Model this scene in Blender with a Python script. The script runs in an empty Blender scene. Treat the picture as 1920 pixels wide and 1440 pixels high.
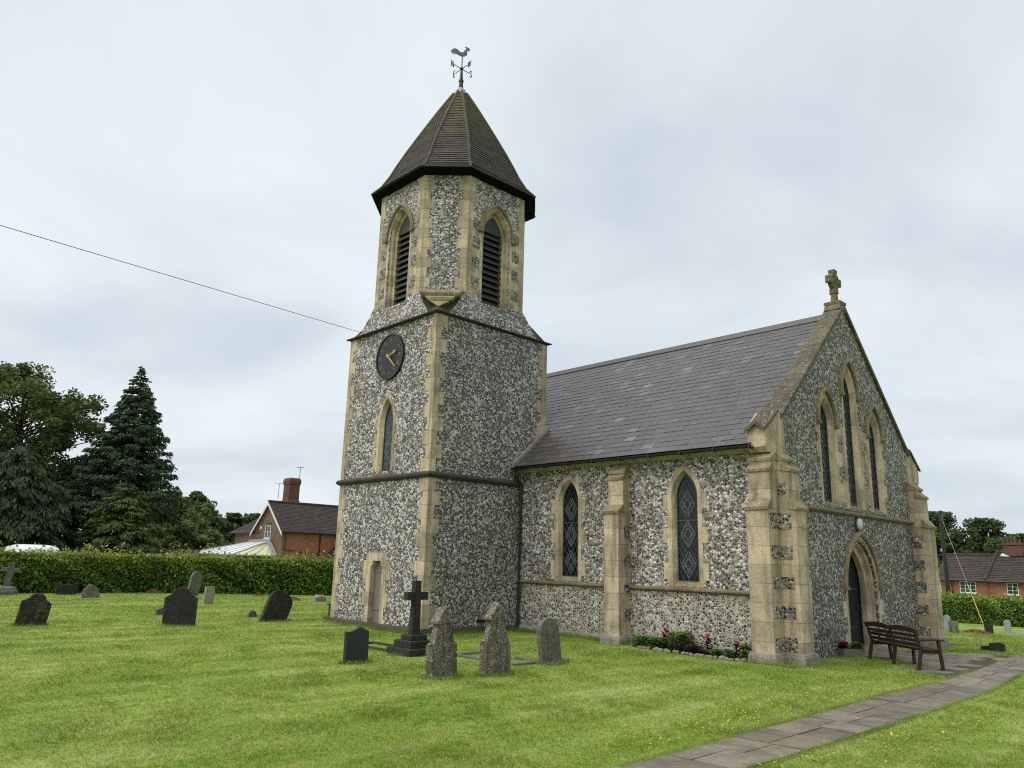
import bpy, bmesh, math, random
import numpy as np
from mathutils import Vector, Matrix, Euler
random.seed(7); rng = np.random.default_rng(11)
R = math.radians; PI = math.pi
S = bpy.context.scene; COL = S.collection

# ------------------------------------------------------------------ helpers
class MB:
    """collects faces of one mesh; every face carries a material slot and a tone"""
    def __init__(s): s.v = []; s.f = []; s.m = []; s.t = []; s.uv = []
    def face(s, pts, m=0, t=1.0):
        n = len(s.v); s.v += [tuple(p) for p in pts]; s.f.append(tuple(range(n, n+len(pts)))); s.m.append(m); s.t.append(t)
    def mesh(s, vs, fs, m=0, t=1.0):
        n = len(s.v); s.v += [tuple(p) for p in vs]
        for f in fs: s.f.append(tuple(i+n for i in f)); s.m.append(m); s.t.append(t)
    def box(s, a, b, m=0, t=1.0, M=None):
        x0,y0,z0 = a; x1,y1,z1 = b
        vs = [Vector(p) for p in ((x0,y0,z0),(x1,y0,z0),(x1,y1,z0),(x0,y1,z0),(x0,y0,z1),(x1,y0,z1),(x1,y1,z1),(x0,y1,z1))]
        if M is not None: vs = [M @ p for p in vs]
        s.mesh(vs, [(0,3,2,1),(4,5,6,7),(0,1,5,4),(1,2,6,5),(2,3,7,6),(3,0,4,7)], m, t)
    def tube(s, pts, r, n=8, m=0, t=1.0, cap=True, r2=None):
        pts = [Vector(p) for p in pts]; rings = []
        for i, p in enumerate(pts):
            d = (pts[min(i+1,len(pts)-1)] - pts[max(i-1,0)]).normalized()
            a = d.cross(Vector((0,0,1)))
            if a.length < 1e-3: a = d.cross(Vector((1,0,0)))
            a.normalize(); b = d.cross(a)
            rr = r if r2 is None else r + (r2-r)*i/max(1,len(pts)-1)
            rings.append([p + (a*math.cos(2*PI*k/n)+b*math.sin(2*PI*k/n))*rr for k in range(n)])
        vs = [q for g in rings for q in g]; fs = []
        for i in range(len(pts)-1):
            for k in range(n):
                fs.append((i*n+k, i*n+(k+1)%n, (i+1)*n+(k+1)%n, (i+1)*n+k))
        if cap: fs.append(tuple(range(n))[::-1]); fs.append(tuple(range((len(pts)-1)*n, len(pts)*n)))
        s.mesh(vs, fs, m, t)
    def prism(s, poly, fn, d0, d1, m=0, t=1.0):
        """poly of (u,z), extruded between depths d0 and d1 through the frame fn(u,z,d)"""
        n = len(poly); vs = [fn(u,z,d0) for u,z in poly] + [fn(u,z,d1) for u,z in poly]
        fs = [tuple(range(n))[::-1], tuple(range(n,2*n))] + [(i,(i+1)%n,n+(i+1)%n,n+i) for i in range(n)]
        s.mesh(vs, fs, m, t)
    def loft(s, secs, m=0, t=1.0, cap=True):
        n = len(secs[0]); vs = [q for g in secs for q in g]; fs = []
        for i in range(len(secs)-1):
            for k in range(n): fs.append((i*n+k, i*n+(k+1)%n, (i+1)*n+(k+1)%n, (i+1)*n+k))
        if cap: fs.append(tuple(range(n))[::-1]); fs.append(tuple(range((len(secs)-1)*n, len(secs)*n)))
        s.mesh(vs, fs, m, t)
    def data(s, name, mats, smooth=False, fix=True):
        me = bpy.data.meshes.new(name); me.from_pydata(s.v, [], s.f); me.update()
        for mt in (mats if isinstance(mats, (list,tuple)) else [mats]): me.materials.append(mt)
        me.polygons.foreach_set('material_index', s.m)
        at = me.attributes.new('tone', 'FLOAT', 'FACE'); at.data.foreach_set('value', s.t)
        if fix:
            bm = bmesh.new(); bm.from_mesh(me); bmesh.ops.remove_doubles(bm, verts=bm.verts, dist=1e-5)
            bmesh.ops.recalc_face_normals(bm, faces=bm.faces); bm.to_mesh(me); bm.free()
        if smooth: me.shade_smooth()
        return me
    def build(s, name, mats, parent=None, smooth=False, fix=True, off=None, bevel=0):
        o = bpy.data.objects.new(name, s.data(name, mats, smooth, fix)); COL.objects.link(o)
        if parent is not None:
            o.parent = parent
            if off is not None: o.location = -Vector(off)
        if bevel:
            md = o.modifiers.new('bevel','BEVEL'); md.width = bevel; md.segments = 2; md.limit_method = 'ANGLE'; md.angle_limit = R(35)
        return o

def quads(name, C, A, B, mats, tone=None, parent=None, tri=False):
    """many loose rhombic leaves (or triangular blades) as ONE mesh"""
    n = len(C); k = 3 if tri else 4
    V = np.empty((n,k,3), np.float32)
    if tri: V[:,0] = C-A; V[:,1] = C+A; V[:,2] = C+B
    else: V[:,0] = C-A; V[:,1] = C-B; V[:,2] = C+A; V[:,3] = C+B
    me = bpy.data.meshes.new(name); me.vertices.add(n*k); me.vertices.foreach_set('co', V.ravel())
    me.loops.add(n*k); me.loops.foreach_set('vertex_index', np.arange(n*k, dtype=np.int32))
    me.polygons.add(n); me.polygons.foreach_set('loop_start', np.arange(0, n*k, k, dtype=np.int32))
    me.polygons.foreach_set('loop_total', np.full(n, k, np.int32))
    me.update()
    at = me.attributes.new('tone','FLOAT','FACE')
    at.data.foreach_set('value', (np.ones(n) if tone is None else tone).astype(np.float32))
    me.materials.append(mats); me.validate()
    o = bpy.data.objects.new(name, me); COL.objects.link(o)
    if parent is not None: o.parent = parent
    return o

def tag(o, label=None, cat=None, group=None, kind=None):
    if label: o['label'] = label
    if cat: o['category'] = cat
    if group: o['group'] = group
    if kind: o['kind'] = kind
    return o
def thing(name, label, cat, loc=(0,0,0), rotz=0, group=None):
    o = bpy.data.objects.new(name, None); COL.objects.link(o); o.empty_display_size = .2
    o.location = loc; o.rotation_euler = (0,0,rotz); return tag(o, label, cat, group)

# ------------------------------------------------------------------ node helpers
def mat(name):
    m = bpy.data.materials.new(name); m.use_nodes = True; nt = m.node_tree; nt.nodes.clear()
    out = nt.nodes.new('ShaderNodeOutputMaterial'); b = nt.nodes.new('ShaderNodeBsdfPrincipled')
    nt.links.new(b.outputs[0], out.inputs[0]); b.inputs['Roughness'].default_value = .85
    return m, nt, b
class N:
    def __init__(s, nt): s.nt = nt
    def n(s, typ, ins=None, **kw):
        nd = s.nt.nodes.new(typ)
        for k, v in kw.items(): setattr(nd, k, v)
        for k, v in (ins or {}).items(): s.set(nd.inputs[k], v)
        return nd
    def set(s, sock, v):
        if hasattr(v, 'is_output'): s.nt.links.new(v, sock)
        else:
            if isinstance(v, (tuple,list)) and len(v) == 3 and len(sock.default_value) == 4: v = (*v, 1)
            sock.default_value = v
    def coord(s, which='Object', scale=(1,1,1), rnd=False):
        tc = s.n('ShaderNodeTexCoord'); v = tc.outputs[which]
        if rnd:
            oi = s.n('ShaderNodeObjectInfo'); mu = s.n('ShaderNodeMath', {0: oi.outputs['Random'], 1: 37.0}, operation='MULTIPLY')
            v = s.n('ShaderNodeVectorMath', {0: v, 1: mu.outputs[0]}, operation='ADD').outputs[0]
        if scale != (1,1,1): v = s.n('ShaderNodeMapping', {'Vector': v, 'Scale': scale}).outputs[0]
        return v
    def noise(s, v, sc, det=3, rough=.5, dist=0):
        return s.n('ShaderNodeTexNoise', {'Vector': v, 'Scale': sc, 'Detail': det, 'Roughness': rough, 'Distortion': dist}).outputs[0]
    def ramp(s, fac, stops, interp='LINEAR'):
        nd = s.n('ShaderNodeValToRGB', {0: fac}); cr = nd.color_ramp; cr.interpolation = interp
        while len(cr.elements) < len(stops): cr.elements.new(.5)
        for e, (p, c) in zip(cr.elements, stops):
            e.position = p; e.color = (c,c,c,1) if isinstance(c,(int,float)) else (*c,1)
        return nd.outputs[0]
    def mix(s, fac, a, b, typ='MIX'):
        nd = s.n('ShaderNodeMix', data_type='RGBA', blend_type=typ)
        s.set(nd.inputs[0], fac); s.set(nd.inputs[6], a); s.set(nd.inputs[7], b); return nd.outputs[2]
    def math(s, op, a, b=0.0, clamp=False):
        nd = s.n('ShaderNodeMath', operation=op, use_clamp=clamp); s.set(nd.inputs[0], a); s.set(nd.inputs[1], b); return nd.outputs[0]
    def bump(s, h, strength=.4, dist=.02):
        return s.n('ShaderNodeBump', {'Height': h, 'Strength': strength, 'Distance': dist}).outputs[0]
    def attr(s, name='tone'): return s.n('ShaderNodeAttribute', attribute_name=name).outputs['Fac']
    def z(s, v): return s.n('ShaderNodeSeparateXYZ', {0: v}).outputs[2]

def flint(name, sc, mortar, stops, edge=.10, brown=.0):
    m, nt, b = mat(name); k = N(nt); v = k.coord()
    w = k.n('ShaderNodeTexNoise', {'Vector': v, 'Scale': sc*.9, 'Detail': 2}).outputs['Color']
    w2 = k.n('ShaderNodeVectorMath', {0: w, 1: (.5,.5,.5)}, operation='SUBTRACT').outputs[0]
    w3 = k.n('ShaderNodeVectorMath', {0: w2, 'Scale': .07}, operation='SCALE').outputs[0]
    vv = k.n('ShaderNodeVectorMath', {0: v, 1: w3}, operation='ADD').outputs[0]
    vv = k.n('ShaderNodeMapping', {'Vector': vv, 'Scale': (1,1,1.18)}).outputs[0]
    vo = k.n('ShaderNodeTexVoronoi', {'Vector': vv, 'Scale': sc, 'Randomness': .95})
    de = k.n('ShaderNodeTexVoronoi', {'Vector': vv, 'Scale': sc, 'Randomness': .95}, feature='DISTANCE_TO_EDGE').outputs['Distance']
    rnd = k.n('ShaderNodeSeparateColor', {0: vo.outputs['Color']})
    big = k.noise(v, .55, 3)
    val = k.math('ADD', rnd.outputs[0], k.math('MULTIPLY', k.math('SUBTRACT', k.noise(v, 1.1, 4, .7), .5), .55))
    fine = k.noise(v, sc*3.2, 3, .6)
    val = k.math('ADD', val, k.math('MULTIPLY', k.math('SUBTRACT', fine, .5), .6))
    c = k.ramp(val, stops)
    # the odd rust-brown flint
    br = k.ramp(rnd.outputs[1], [(.86,0),(.9,1)])
    c = k.mix(k.math('MULTIPLY', br, .5), c, (.16,.105,.06))
    mm = k.mix(k.noise(v, 9, 3), tuple(x*.8 for x in mortar), tuple(x*1.2 for x in mortar))
    ed = k.ramp(de, [(edge*.45,0),(edge,1)])
    c = k.mix(ed, mm, c)
    st = k.ramp(k.noise(v, .9, 5, .65), [(.3,.8),(.6,1.0)])
    c = k.mix(1, c, st, 'MULTIPLY')
    if brown: c = k.mix(k.math('MULTIPLY', k.ramp(k.noise(v, 1.3, 3), [(.4,0),(.7,1)]), brown), c, (.2,.13,.08))
    k.set(b.inputs['Base Color'], c)
    k.set(b.inputs['Roughness'], k.ramp(rnd.outputs[2], [(0,.45),(1,.85)]))
    h = k.math('ADD', k.ramp(de, [(0,0),(.28,1)]), k.math('MULTIPLY', fine, .4))
    k.set(b.inputs['Normal'], k.bump(h, .6, .02)); return m

def stone(name, base, dark, rough=.9, streak=.5, moss=None, lichen=0.0, sc=1.0, rnd=False):
    m, nt, b = mat(name); k = N(nt); v = k.coord(rnd=rnd)
    n1 = k.noise(v, 2.2*sc, 5, .62); n2 = k.noise(v, 17*sc, 4, .6); n3 = k.noise(v, 70*sc, 2)
    c = k.mix(k.ramp(n2, [(.3,0),(.7,1)]), tuple(x*.78 for x in base), tuple(min(1,x*1.16) for x in base))
    t = k.attr(); c = k.mix(1, c, k.n('ShaderNodeCombineColor', {0:t,1:t,2:t}).outputs[0], 'MULTIPLY')
    sv = k.n('ShaderNodeMapping', {'Vector': v, 'Scale': (3.2*sc,3.2*sc,.35*sc)}).outputs[0]
    stf = k.math('MULTIPLY', k.ramp(k.noise(sv, 1.6, 4, .6), [(.46,0),(.66,1)]), streak)
    c = k.mix(stf, c, dark)
    c = k.mix(k.math('MULTIPLY', k.ramp(n1, [(.48,0),(.70,1)]), .6), c, dark)
    spk = k.ramp(n3, [(.66,0),(.74,1)]); c = k.mix(k.math('MULTIPLY', spk, .6), c, tuple(x*.25 for x in base))
    if moss: c = k.mix(k.ramp(k.noise(v, 3.7*sc, 4, .65), [(.5,0),(.66,.9)]), c, moss)
    if lichen:
        vo = k.n('ShaderNodeTexVoronoi', {'Vector': k.n('ShaderNodeVectorMath', {0: v, 1: k.n('ShaderNodeVectorMath', {0: k.n('ShaderNodeTexNoise', {'Vector': v,'Scale': 14*sc}).outputs['Color'], 'Scale': .06}, operation='SCALE').outputs[0]}, operation='ADD').outputs[0], 'Scale': 22*sc})
        sp = k.math('MULTIPLY', k.ramp(vo.outputs['Distance'], [(.22,1),(.42,0)]), k.ramp(k.noise(v, 6*sc, 3), [(.42,0),(.58,1)]))
        c = k.mix(k.math('MULTIPLY', sp, lichen), c, (.5,.5,.45))
    k.set(b.inputs['Base Color'], c); b.inputs['Roughness'].default_value = rough
    k.set(b.inputs['Normal'], k.bump(k.math('ADD', n2, k.math('MULTIPLY', n3, .5)), .35, .02)); return m

def tiles(name, cols, rough=.7, moss=None, moss_z=None, spots=0.0, patch=None):
    """colour per tile from its tone, plus weathering"""
    m, nt, b = mat(name); k = N(nt); v = k.coord(); t = k.attr()
    c = k.ramp(t, cols); n = k.noise(v, 1.1, 5, .62)
    if patch: c = k.mix(k.math('MULTIPLY', k.ramp(k.noise(v, .42, 4, .6), [(.42,0),(.62,1)]), .7), c, patch); c = k.mix(k.math('MULTIPLY', k.ramp(k.noise(k.n('ShaderNodeMapping', {'Vector': v, 'Scale': (2.2,.3,.3)}).outputs[0], 1.3, 4, .65), [(.5,0),(.72,1)]), .45), c, (.022,.019,.021))
    c = k.mix(k.math('MULTIPLY', k.ramp(n, [(.4,0),(.7,1)]), .35), c, tuple(x*.55 for x in cols[0][1]))
    c = k.mix(k.math('MULTIPLY', k.noise(v, 30, 3), .45), c, tuple(x*1.5 for x in cols[-1][1]))
    if moss:
        f = k.ramp(k.noise(v, 2.6, 4, .65), [(.42,0),(.62,1)])
        if moss_z:
            mz = k.n('ShaderNodeMapRange', {0: k.z(v), 1: moss_z[0], 2: moss_z[1]}).outputs[0]
            f = k.math('MULTIPLY', k.ramp(k.math('ADD', k.noise(v, 2.6, 4, .65), k.math('MULTIPLY', mz, .45)), [(.55,0),(.9,1)]), .8)
        c = k.mix(f, c, moss)
    if spots:
        vo = k.n('ShaderNodeTexVoronoi', {'Vector': v, 'Scale': 5.5})
        sp = k.math('MULTIPLY', k.ramp(vo.outputs['Distance'], [(.06,1),(.14,0)]), k.ramp(k.noise(v, 1.7, 2), [(.48,0),(.6,1)]))
        c = k.mix(k.math('MULTIPLY', sp, spots), c, (.42,.42,.38))
    k.set(b.inputs['Base Color'], c); b.inputs['Roughness'].default_value = rough
    k.set(b.inputs['Normal'], k.bump(k.noise(v, 45, 3), .25, .01)); return m

def plain(name, col, rough=.6, metal=0, var=.25, sc=6, spec=None, rnd=False):
    m, nt, b = mat(name); k = N(nt); v = k.coord(rnd=rnd)
    n = k.noise(v, sc, 5, .6)
    c = k.mix(k.ramp(n, [(.3,0),(.7,1)]), tuple(x*(1-var) for x in col), tuple(min(1,x*(1+var)) for x in col))
    k.set(b.inputs['Base Color'], c); k.set(b.inputs['Roughness'], k.ramp(n, [(.3,max(0,rough-.08)),(.7,min(1,rough+.08))])); b.inputs['Metallic'].default_value = metal
    if spec is not None: b.inputs['Specular IOR Level'].default_value = spec
    return m
def wood(name, col, col2, axis=(1,1,14), rough=.65):
    m, nt, b = mat(name); k = N(nt); v = k.coord()
    g = k.n('ShaderNodeMapping', {'Vector': v, 'Scale': axis}).outputs[0]
    n = k.noise(g, 5, 5, .65); c = k.mix(k.ramp(n, [(.35,0),(.65,1)]), col, col2)
    k.set(b.inputs['Base Color'], c); b.inputs['Roughness'].default_value = rough
    k.set(b.inputs['Normal'], k.bump(n, .3, .01)); return m
def leafmat(name, dark, light, rough=.6, trans=.25):
    m, nt, b = mat(name); k = N(nt); t = k.attr(); v = k.coord()
    c = k.ramp(k.math('ADD', t, k.math('MULTIPLY', k.math('SUBTRACT', k.noise(v, .8, 3), .5), .6)), [(.0,dark),(.5,tuple((a+c)/2 for a,c in zip(dark,light))),(1.0,light)])
    k.set(b.inputs['Base Color'], c); b.inputs['Roughness'].default_value = rough; b.inputs['Specular IOR Level'].default_value = .25
    tr = k.n('ShaderNodeBsdfTranslucent', {'Color': c}); mx = k.n('ShaderNodeMixShader', {0: trans, 1: b.outputs[0], 2: tr.outputs[0]})
    nt.links.new(mx.outputs[0], [n for n in nt.nodes if n.type == 'OUTPUT_MATERIAL'][0].inputs[0]); return m

F_STOPS = [(.10,(.019,.018,.020)),(.32,(.052,.048,.050)),(.47,(.13,.120,.117)),(.62,(.36,.34,.325)),(.82,(.74,.715,.685))]
M = {}
M['flint'] = flint('flint_walling', 15.5, (.30,.265,.225), F_STOPS, .11)
M['flint_low'] = flint('flint_lower_walling', 13.5, (.46,.42,.34), [(.15,(.014,.014,.016)),(.42,(.05,.048,.045)),(.6,(.16,.15,.13)),(.85,(.66,.64,.58))], .15, .1)
M['flint_nave'] = flint('flint_nave_walling', 13.5, (.31,.275,.23), F_STOPS, .12)
M['flint_west'] = flint('flint_gable_walling', 16.0, (.20,.18,.15), [(.12,(.016,.016,.018)),(.38,(.05,.048,.048)),(.54,(.14,.128,.115)),(.70,(.34,.32,.285)),(.94,(.62,.595,.55))], .09, .12)
M['flint_panel'] = flint('flint_panel', 13.0, (.30,.27,.21), [(.2,(.016,.016,.018)),(.5,(.06,.058,.055)),(.72,(.2,.19,.17)),(.95,(.6,.58,.54))], .13)
M['lime'] = stone('limestone', (.57,.45,.305), (.165,.122,.085), streak=.7, lichen=.35)
M['lime_dark'] = stone('weathered_limestone', (.20,.155,.09), (.05,.04,.028), streak=.6, moss=(.13,.115,.05), lichen=.25)
M['lime_cap'] = stone('lichened_weathering_stone', (.30,.235,.13), (.09,.07,.04), streak=.5, lichen=.6)
M['string'] = stone('blackened_string_stone', (.055,.045,.034), (.018,.015,.012), streak=.5, moss=(.05,.045,.022))
M['plinth'] = stone('plinth_stone', (.26,.23,.18), (.07,.06,.045), streak=.4, lichen=.7)
M['slate'] = tiles('roof_slate', [(0,(.010,.008,.009)),(.3,(.024,.019,.020)),(.55,(.038,.027,.028)),(.75,(.054,.045,.043)),(1,(.17,.16,.15))], .34, moss=None, spots=.6, patch=(.036,.019,.021))
M['spire'] = tiles('spire_tile', [(0,(.018,.014,.011)),(.5,(.032,.025,.019)),(1,(.052,.040,.028))], .75, moss=(.085,.075,.018), moss_z=(14.8,18.8))
M['tile_brown'] = tiles('house_tile', [(0,(.014,.010,.008)),(.5,(.030,.021,.017)),(1,(.052,.036,.029))], .8, spots=.8)
M['tile_red'] = tiles('red_house_tile', [(0,(.07,.03,.024)),(.5,(.10,.042,.034)),(1,(.13,.06,.048))], .8)
M['eave'] = plain('black_eaves_board', (.005,.005,.005), .9, spec=.1)
M['lead'] = plain('lead_sheet', (.30,.30,.30), .5, var=.2)
M['iron'] = plain('black_iron', (.014,.016,.018), .45)
M['verdigris'] = plain('verdigris_copper', (.085,.13,.105), .7, var=.4, sc=14)
M['black'] = plain('clock_black', (.006,.007,.010), .4, var=.1)
M['gold'] = plain('gilding', (.58,.34,.075), .42, var=.12); M['gold_dim'] = plain('tarnished_gilding', (.30,.19,.06), .5, var=.3)
M['frame'] = plain('window_iron_frame', (.035,.05,.06), .55)
M['leadcame'] = plain('lead_came', (.085,.093,.095), .6, var=.45, sc=9)
M['louvre'] = wood('louvre_boards', (.028,.026,.027), (.05,.046,.047), (2,2,20), .7)
M['door_grey'] = wood('weathered_door_boards', (.13,.118,.095), (.23,.215,.185), (16,16,1.2), .85)
M['door_shade'] = wood('doorway_shade_boards', (.0022,.002,.0018), (.005,.004,.0035), (12,12,1.2), .8)
M['bench'] = wood('bench_wood', (.018,.008,.006), (.045,.021,.013), (3,3,18), .5)
M['white'] = plain('white_paint', (.75,.75,.73), .5, var=.06)
M['vanwhite'] = plain('van_white', (.72,.76,.80), .3, var=.03)
M['rubber'] = plain('rubber', (.015,.015,.015), .8)
M['lampglass'] = plain('lamp_opal', (.50,.55,.54), .4, var=.08)
def glassmat(name, col, rough=.08):
    m, nt, b = mat(name); k = N(nt); v = k.coord()
    c = k.mix(k.ramp(k.noise(v, 1.6, 3), [(.4,0),(.65,1)]), col, tuple(x*2.2+.004 for x in col))
    k.set(b.inputs['Base Color'], c); b.inputs['Roughness'].default_value = rough; b.inputs['Specular IOR Level'].default_value = .35
    k.set(b.inputs['Normal'], k.bump(k.noise(v, 9, 2), .12, .02)); return m
M['glass'] = glassmat('dark_leaded_glass', (.004,.005,.005))
M['glass_teal'] = glassmat('pale_leaded_glass', (.05,.085,.09), .15)
M['glass_house'] = glassmat('house_glass', (.03,.04,.05))
def brickmat(name, c1, c2, mort):
    m, nt, b = mat(name); k = N(nt); v = k.coord()
    sx = k.n('ShaderNodeSeparateXYZ', {0: v}); u = k.math('ADD', sx.outputs[0], sx.outputs[1])
    cv = k.n('ShaderNodeCombineXYZ', {0: u, 1: sx.outputs[2]}).outputs[0]
    br = k.n('ShaderNodeTexBrick', {'Vector': cv, 'Color1': c1, 'Color2': c2, 'Mortar': mort, 'Scale': 1.0, 'Mortar Size': .011, 'Brick Width': .225, 'Row Height': .075, 'Bias': 0.0})
    c = k.mix(k.math('MULTIPLY', k.ramp(k.noise(v, 1.2, 5, .65), [(.4,0),(.7,1)]), .5), br.outputs[0], tuple(x*.55 for x in c1))
    k.set(b.inputs['Base Color'], c); k.set(b.inputs['Normal'], k.bump(br.outputs['Fac'], -.3, .01)); return m
M['brick'] = brickmat('red_brick', (.40,.105,.048), (.29,.078,.038), (.30,.20,.14))
M['brick_dull'] = brickmat('dull_brick', (.21,.11,.07), (.16,.085,.055), (.22,.17,.12))
M['brick_old'] = brickmat('chimney_brick', (.17,.05,.03), (.08,.035,.025), (.14,.11,.08))
# graves
M['g_dark'] = stone('blackened_headstone', (.020,.018,.014), (.006,.0055,.005), streak=.6, lichen=.14, sc=1.6, rnd=True)
M['g_yellow'] = stone('yellow_lichen_headstone', (.022,.019,.014), (.008,.007,.006), streak=.4, moss=(.10,.07,.016), lichen=.2, sc=1.5, rnd=True)
M['g_brown'] = stone('brown_lichened_headstone', (.15,.122,.088), (.035,.026,.018), streak=.85, moss=(.10,.10,.05), lichen=1.0, sc=1.6, rnd=True)
M['g_grey'] = stone('grey_mossy_headstone', (.115,.11,.085), (.035,.033,.026), streak=.5, lichen=.6, sc=1.6, rnd=True)
M['g_pale'] = stone('pale_headstone', (.33,.29,.21), (.14,.12,.08), streak=.3, lichen=.3, sc=1.6, rnd=True)
M['g_lightgrey'] = stone('light_grey_headstone', (.28,.31,.31), (.18,.19,.18), streak=.2, sc=1.6, rnd=True)
M['g_slate'] = plain('honed_slate', (.016,.022,.027), .5, var=.1, sc=3, rnd=True)
M['rock'] = stone('rough_rock', (.24,.22,.17), (.09,.08,.06), streak=.2, lichen=.5, sc=2.5, rnd=True)
M['flintstone'] = stone('loose_flint', (.20,.17,.12), (.10,.085,.06), streak=.1, lichen=.8, sc=4, rnd=True)
M['soil'] = plain('soil', (.022,.014,.009), .95, var=.5, sc=14)
M['hay'] = leafmat('dry_clippings', (.16,.10,.04), (.34,.23,.09), .9, .1)
# foliage
M['bark'] = wood('bark', (.030,.024,.018), (.06,.05,.038), (10,10,2), .95)
M['beech'] = leafmat('beech_leaf', (0.029,0.044,0.014), (0.163,0.204,0.049))
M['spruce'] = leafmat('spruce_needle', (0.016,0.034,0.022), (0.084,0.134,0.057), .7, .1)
M['yew'] = leafmat('yew_needle', (0.014,0.025,0.014), (0.074,0.105,0.036), .7, .1)
M['larch'] = leafmat('green_conifer_needle', (0.022,0.042,0.016), (0.133,0.179,0.046), .7, .15)
M['olive'] = leafmat('olive_leaf', (0.055,0.078,0.025), (0.229,0.270,0.094))
M['oak'] = leafmat('oak_leaf', (0.032,0.058,0.024), (0.150,0.212,0.076))
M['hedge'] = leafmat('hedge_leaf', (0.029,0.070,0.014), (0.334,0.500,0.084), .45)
M['hedge_top'] = leafmat('young_hedge_leaf', (0.114,0.164,0.025), (0.430,0.430,0.089), .5, .35)
M['plant'] = leafmat('garden_leaf', (.03,.08,.012), (.10,.20,.035), .5, .3)
M['plant_dark'] = leafmat('purple_leaf', (.02,.008,.010), (.06,.02,.025), .5, .1)
def petal(name, c): return leafmat(name, tuple(x*.7 for x in c), c, .6, .2)
M['red'] = petal('red_petal', (.45,.012,.05)); M['yellow'] = petal('yellow_petal', (.75,.52,.02)); M['orange'] = petal('orange_petal', (.75,.20,.02)); M['pink'] = petal('pink_petal', (.55,.03,.13))

def grass_colour(k, v):
    """lawn colour, shared by the turf sheet and the blades standing on it"""
    st = k.n('ShaderNodeMapping', {'Vector': v, 'Rotation': (0,0,R(14)), 'Scale': (.9,.14,1)}).outputs[0]
    n1 = k.math('ADD', k.math('MULTIPLY', k.noise(st, 1.5, 4, .55), .65), k.math('MULTIPLY', k.noise(v, 5.5, 3, .6), .35)); n2 = k.noise(v, .35, 3, .55); n3 = k.noise(v, 2.8, 4, .6)
    c = k.ramp(n1, [(.34,(.130,.205,.024)),(.45,(.200,.280,.048)),(.55,(.272,.338,.080)),(.67,(.38,.41,.155))])
    c = k.mix(k.math('MULTIPLY', k.ramp(n2, [(.42,0),(.66,1)]), .5), c, (.100,.165,.018))
    c = k.mix(k.math('MULTIPLY', k.ramp(n3, [(.56,0),(.74,1)]), .6), c, (.37,.30,.13))
    n4 = k.noise(v, 1.3, 4, .7); c = k.mix(k.math('MULTIPLY', k.ramp(n4, [(.50,0),(.62,1)]), .32), c, (.10,.165,.016))
    return c
def lawn(name, blade):
    m, nt, b = mat(name); k = N(nt); v = k.coord(); c = grass_colour(k, v)
    if blade:
        t = k.attr(); c = k.mix(1, c, k.n('ShaderNodeCombineColor', {0: t, 1: t, 2: t}).outputs[0], 'MULTIPLY')
        tr = k.n('ShaderNodeBsdfTranslucent', {'Color': c}); mx = k.n('ShaderNodeMixShader', {0: .5, 1: b.outputs[0], 2: tr.outputs[0]})
        nt.links.new(mx.outputs[0], [q for q in nt.nodes if q.type == 'OUTPUT_MATERIAL'][0].inputs[0])
    else:
        n = k.noise(v, 34, 3, .65); c = k.mix(1, c, k.ramp(n, [(.25,.72),(.55,1.0),(.75,1.12)]), 'MULTIPLY')
        k.set(b.inputs['Normal'], k.bump(n, .5, .03))
    k.set(b.inputs['Base Color'], c); b.inputs['Roughness'].default_value = .9; b.inputs['Specular IOR Level'].default_value = .1
    return m
M['lawn'] = lawn('turf', False); M['blade'] = lawn('grass_blades', True)

# ------------------------------------------------------------------ place constants (metres; the camera stands at x = y = 0)
X0, Y0, W = -17.526, 13.376, 4.729         # tower's near corner and width
YN, YF, XG = 17.03, 26.21, -8.94           # nave side walls and gable wall
YC = 21.62; ZS1, ZS2, ZO, ZE = 4.39, 9.28, 10.22, 14.34
CX, CY = X0-W/2, Y0+W/2; OA, OB = 2.27, 1.22
def ss(a, b, x): t = np.clip((x-a)/(b-a), 0, 1); return t*t*(3-2*t)
def gz(x, y):
    x = np.asarray(x, float); y = np.asarray(y, float)
    return -.06*ss(13.5,18,y)*ss(-15,-10,x) - np.minimum(2.9, .033*np.maximum(0, y-24))*ss(-34,-20,x)
def G(x, y): return float(gz(x, y))

# ------------------------------------------------------------------ ground, path
def grid(name, xs, ys, m, dz=0):
    nx, ny = len(xs), len(ys); Xg, Yg = np.meshgrid(xs, ys, indexing='ij'); Zg = gz(Xg, Yg)+dz
    me = bpy.data.meshes.new(name); vs = np.stack([Xg,Yg,Zg],-1).reshape(-1,3)
    fs = [(i*ny+j, (i+1)*ny+j, (i+1)*ny+j+1, i*ny+j+1) for i in range(nx-1) for j in range(ny-1)]
    me.from_pydata(vs.tolist(), [], fs); me.materials.append(m); me.shade_smooth()
    o = bpy.data.objects.new(name, me); COL.objects.link(o); return o
xs = np.concatenate([[-900,-400,-200,-120], np.arange(-90,22,1.5), [30,60,120,300,900]])
ys = np.concatenate([[-600,-200,-60,-20], np.arange(-8,95,1.5), [110,150,250,500,900]])
tag(grid('ground', xs, ys, M['lawn']), kind='structure')

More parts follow.
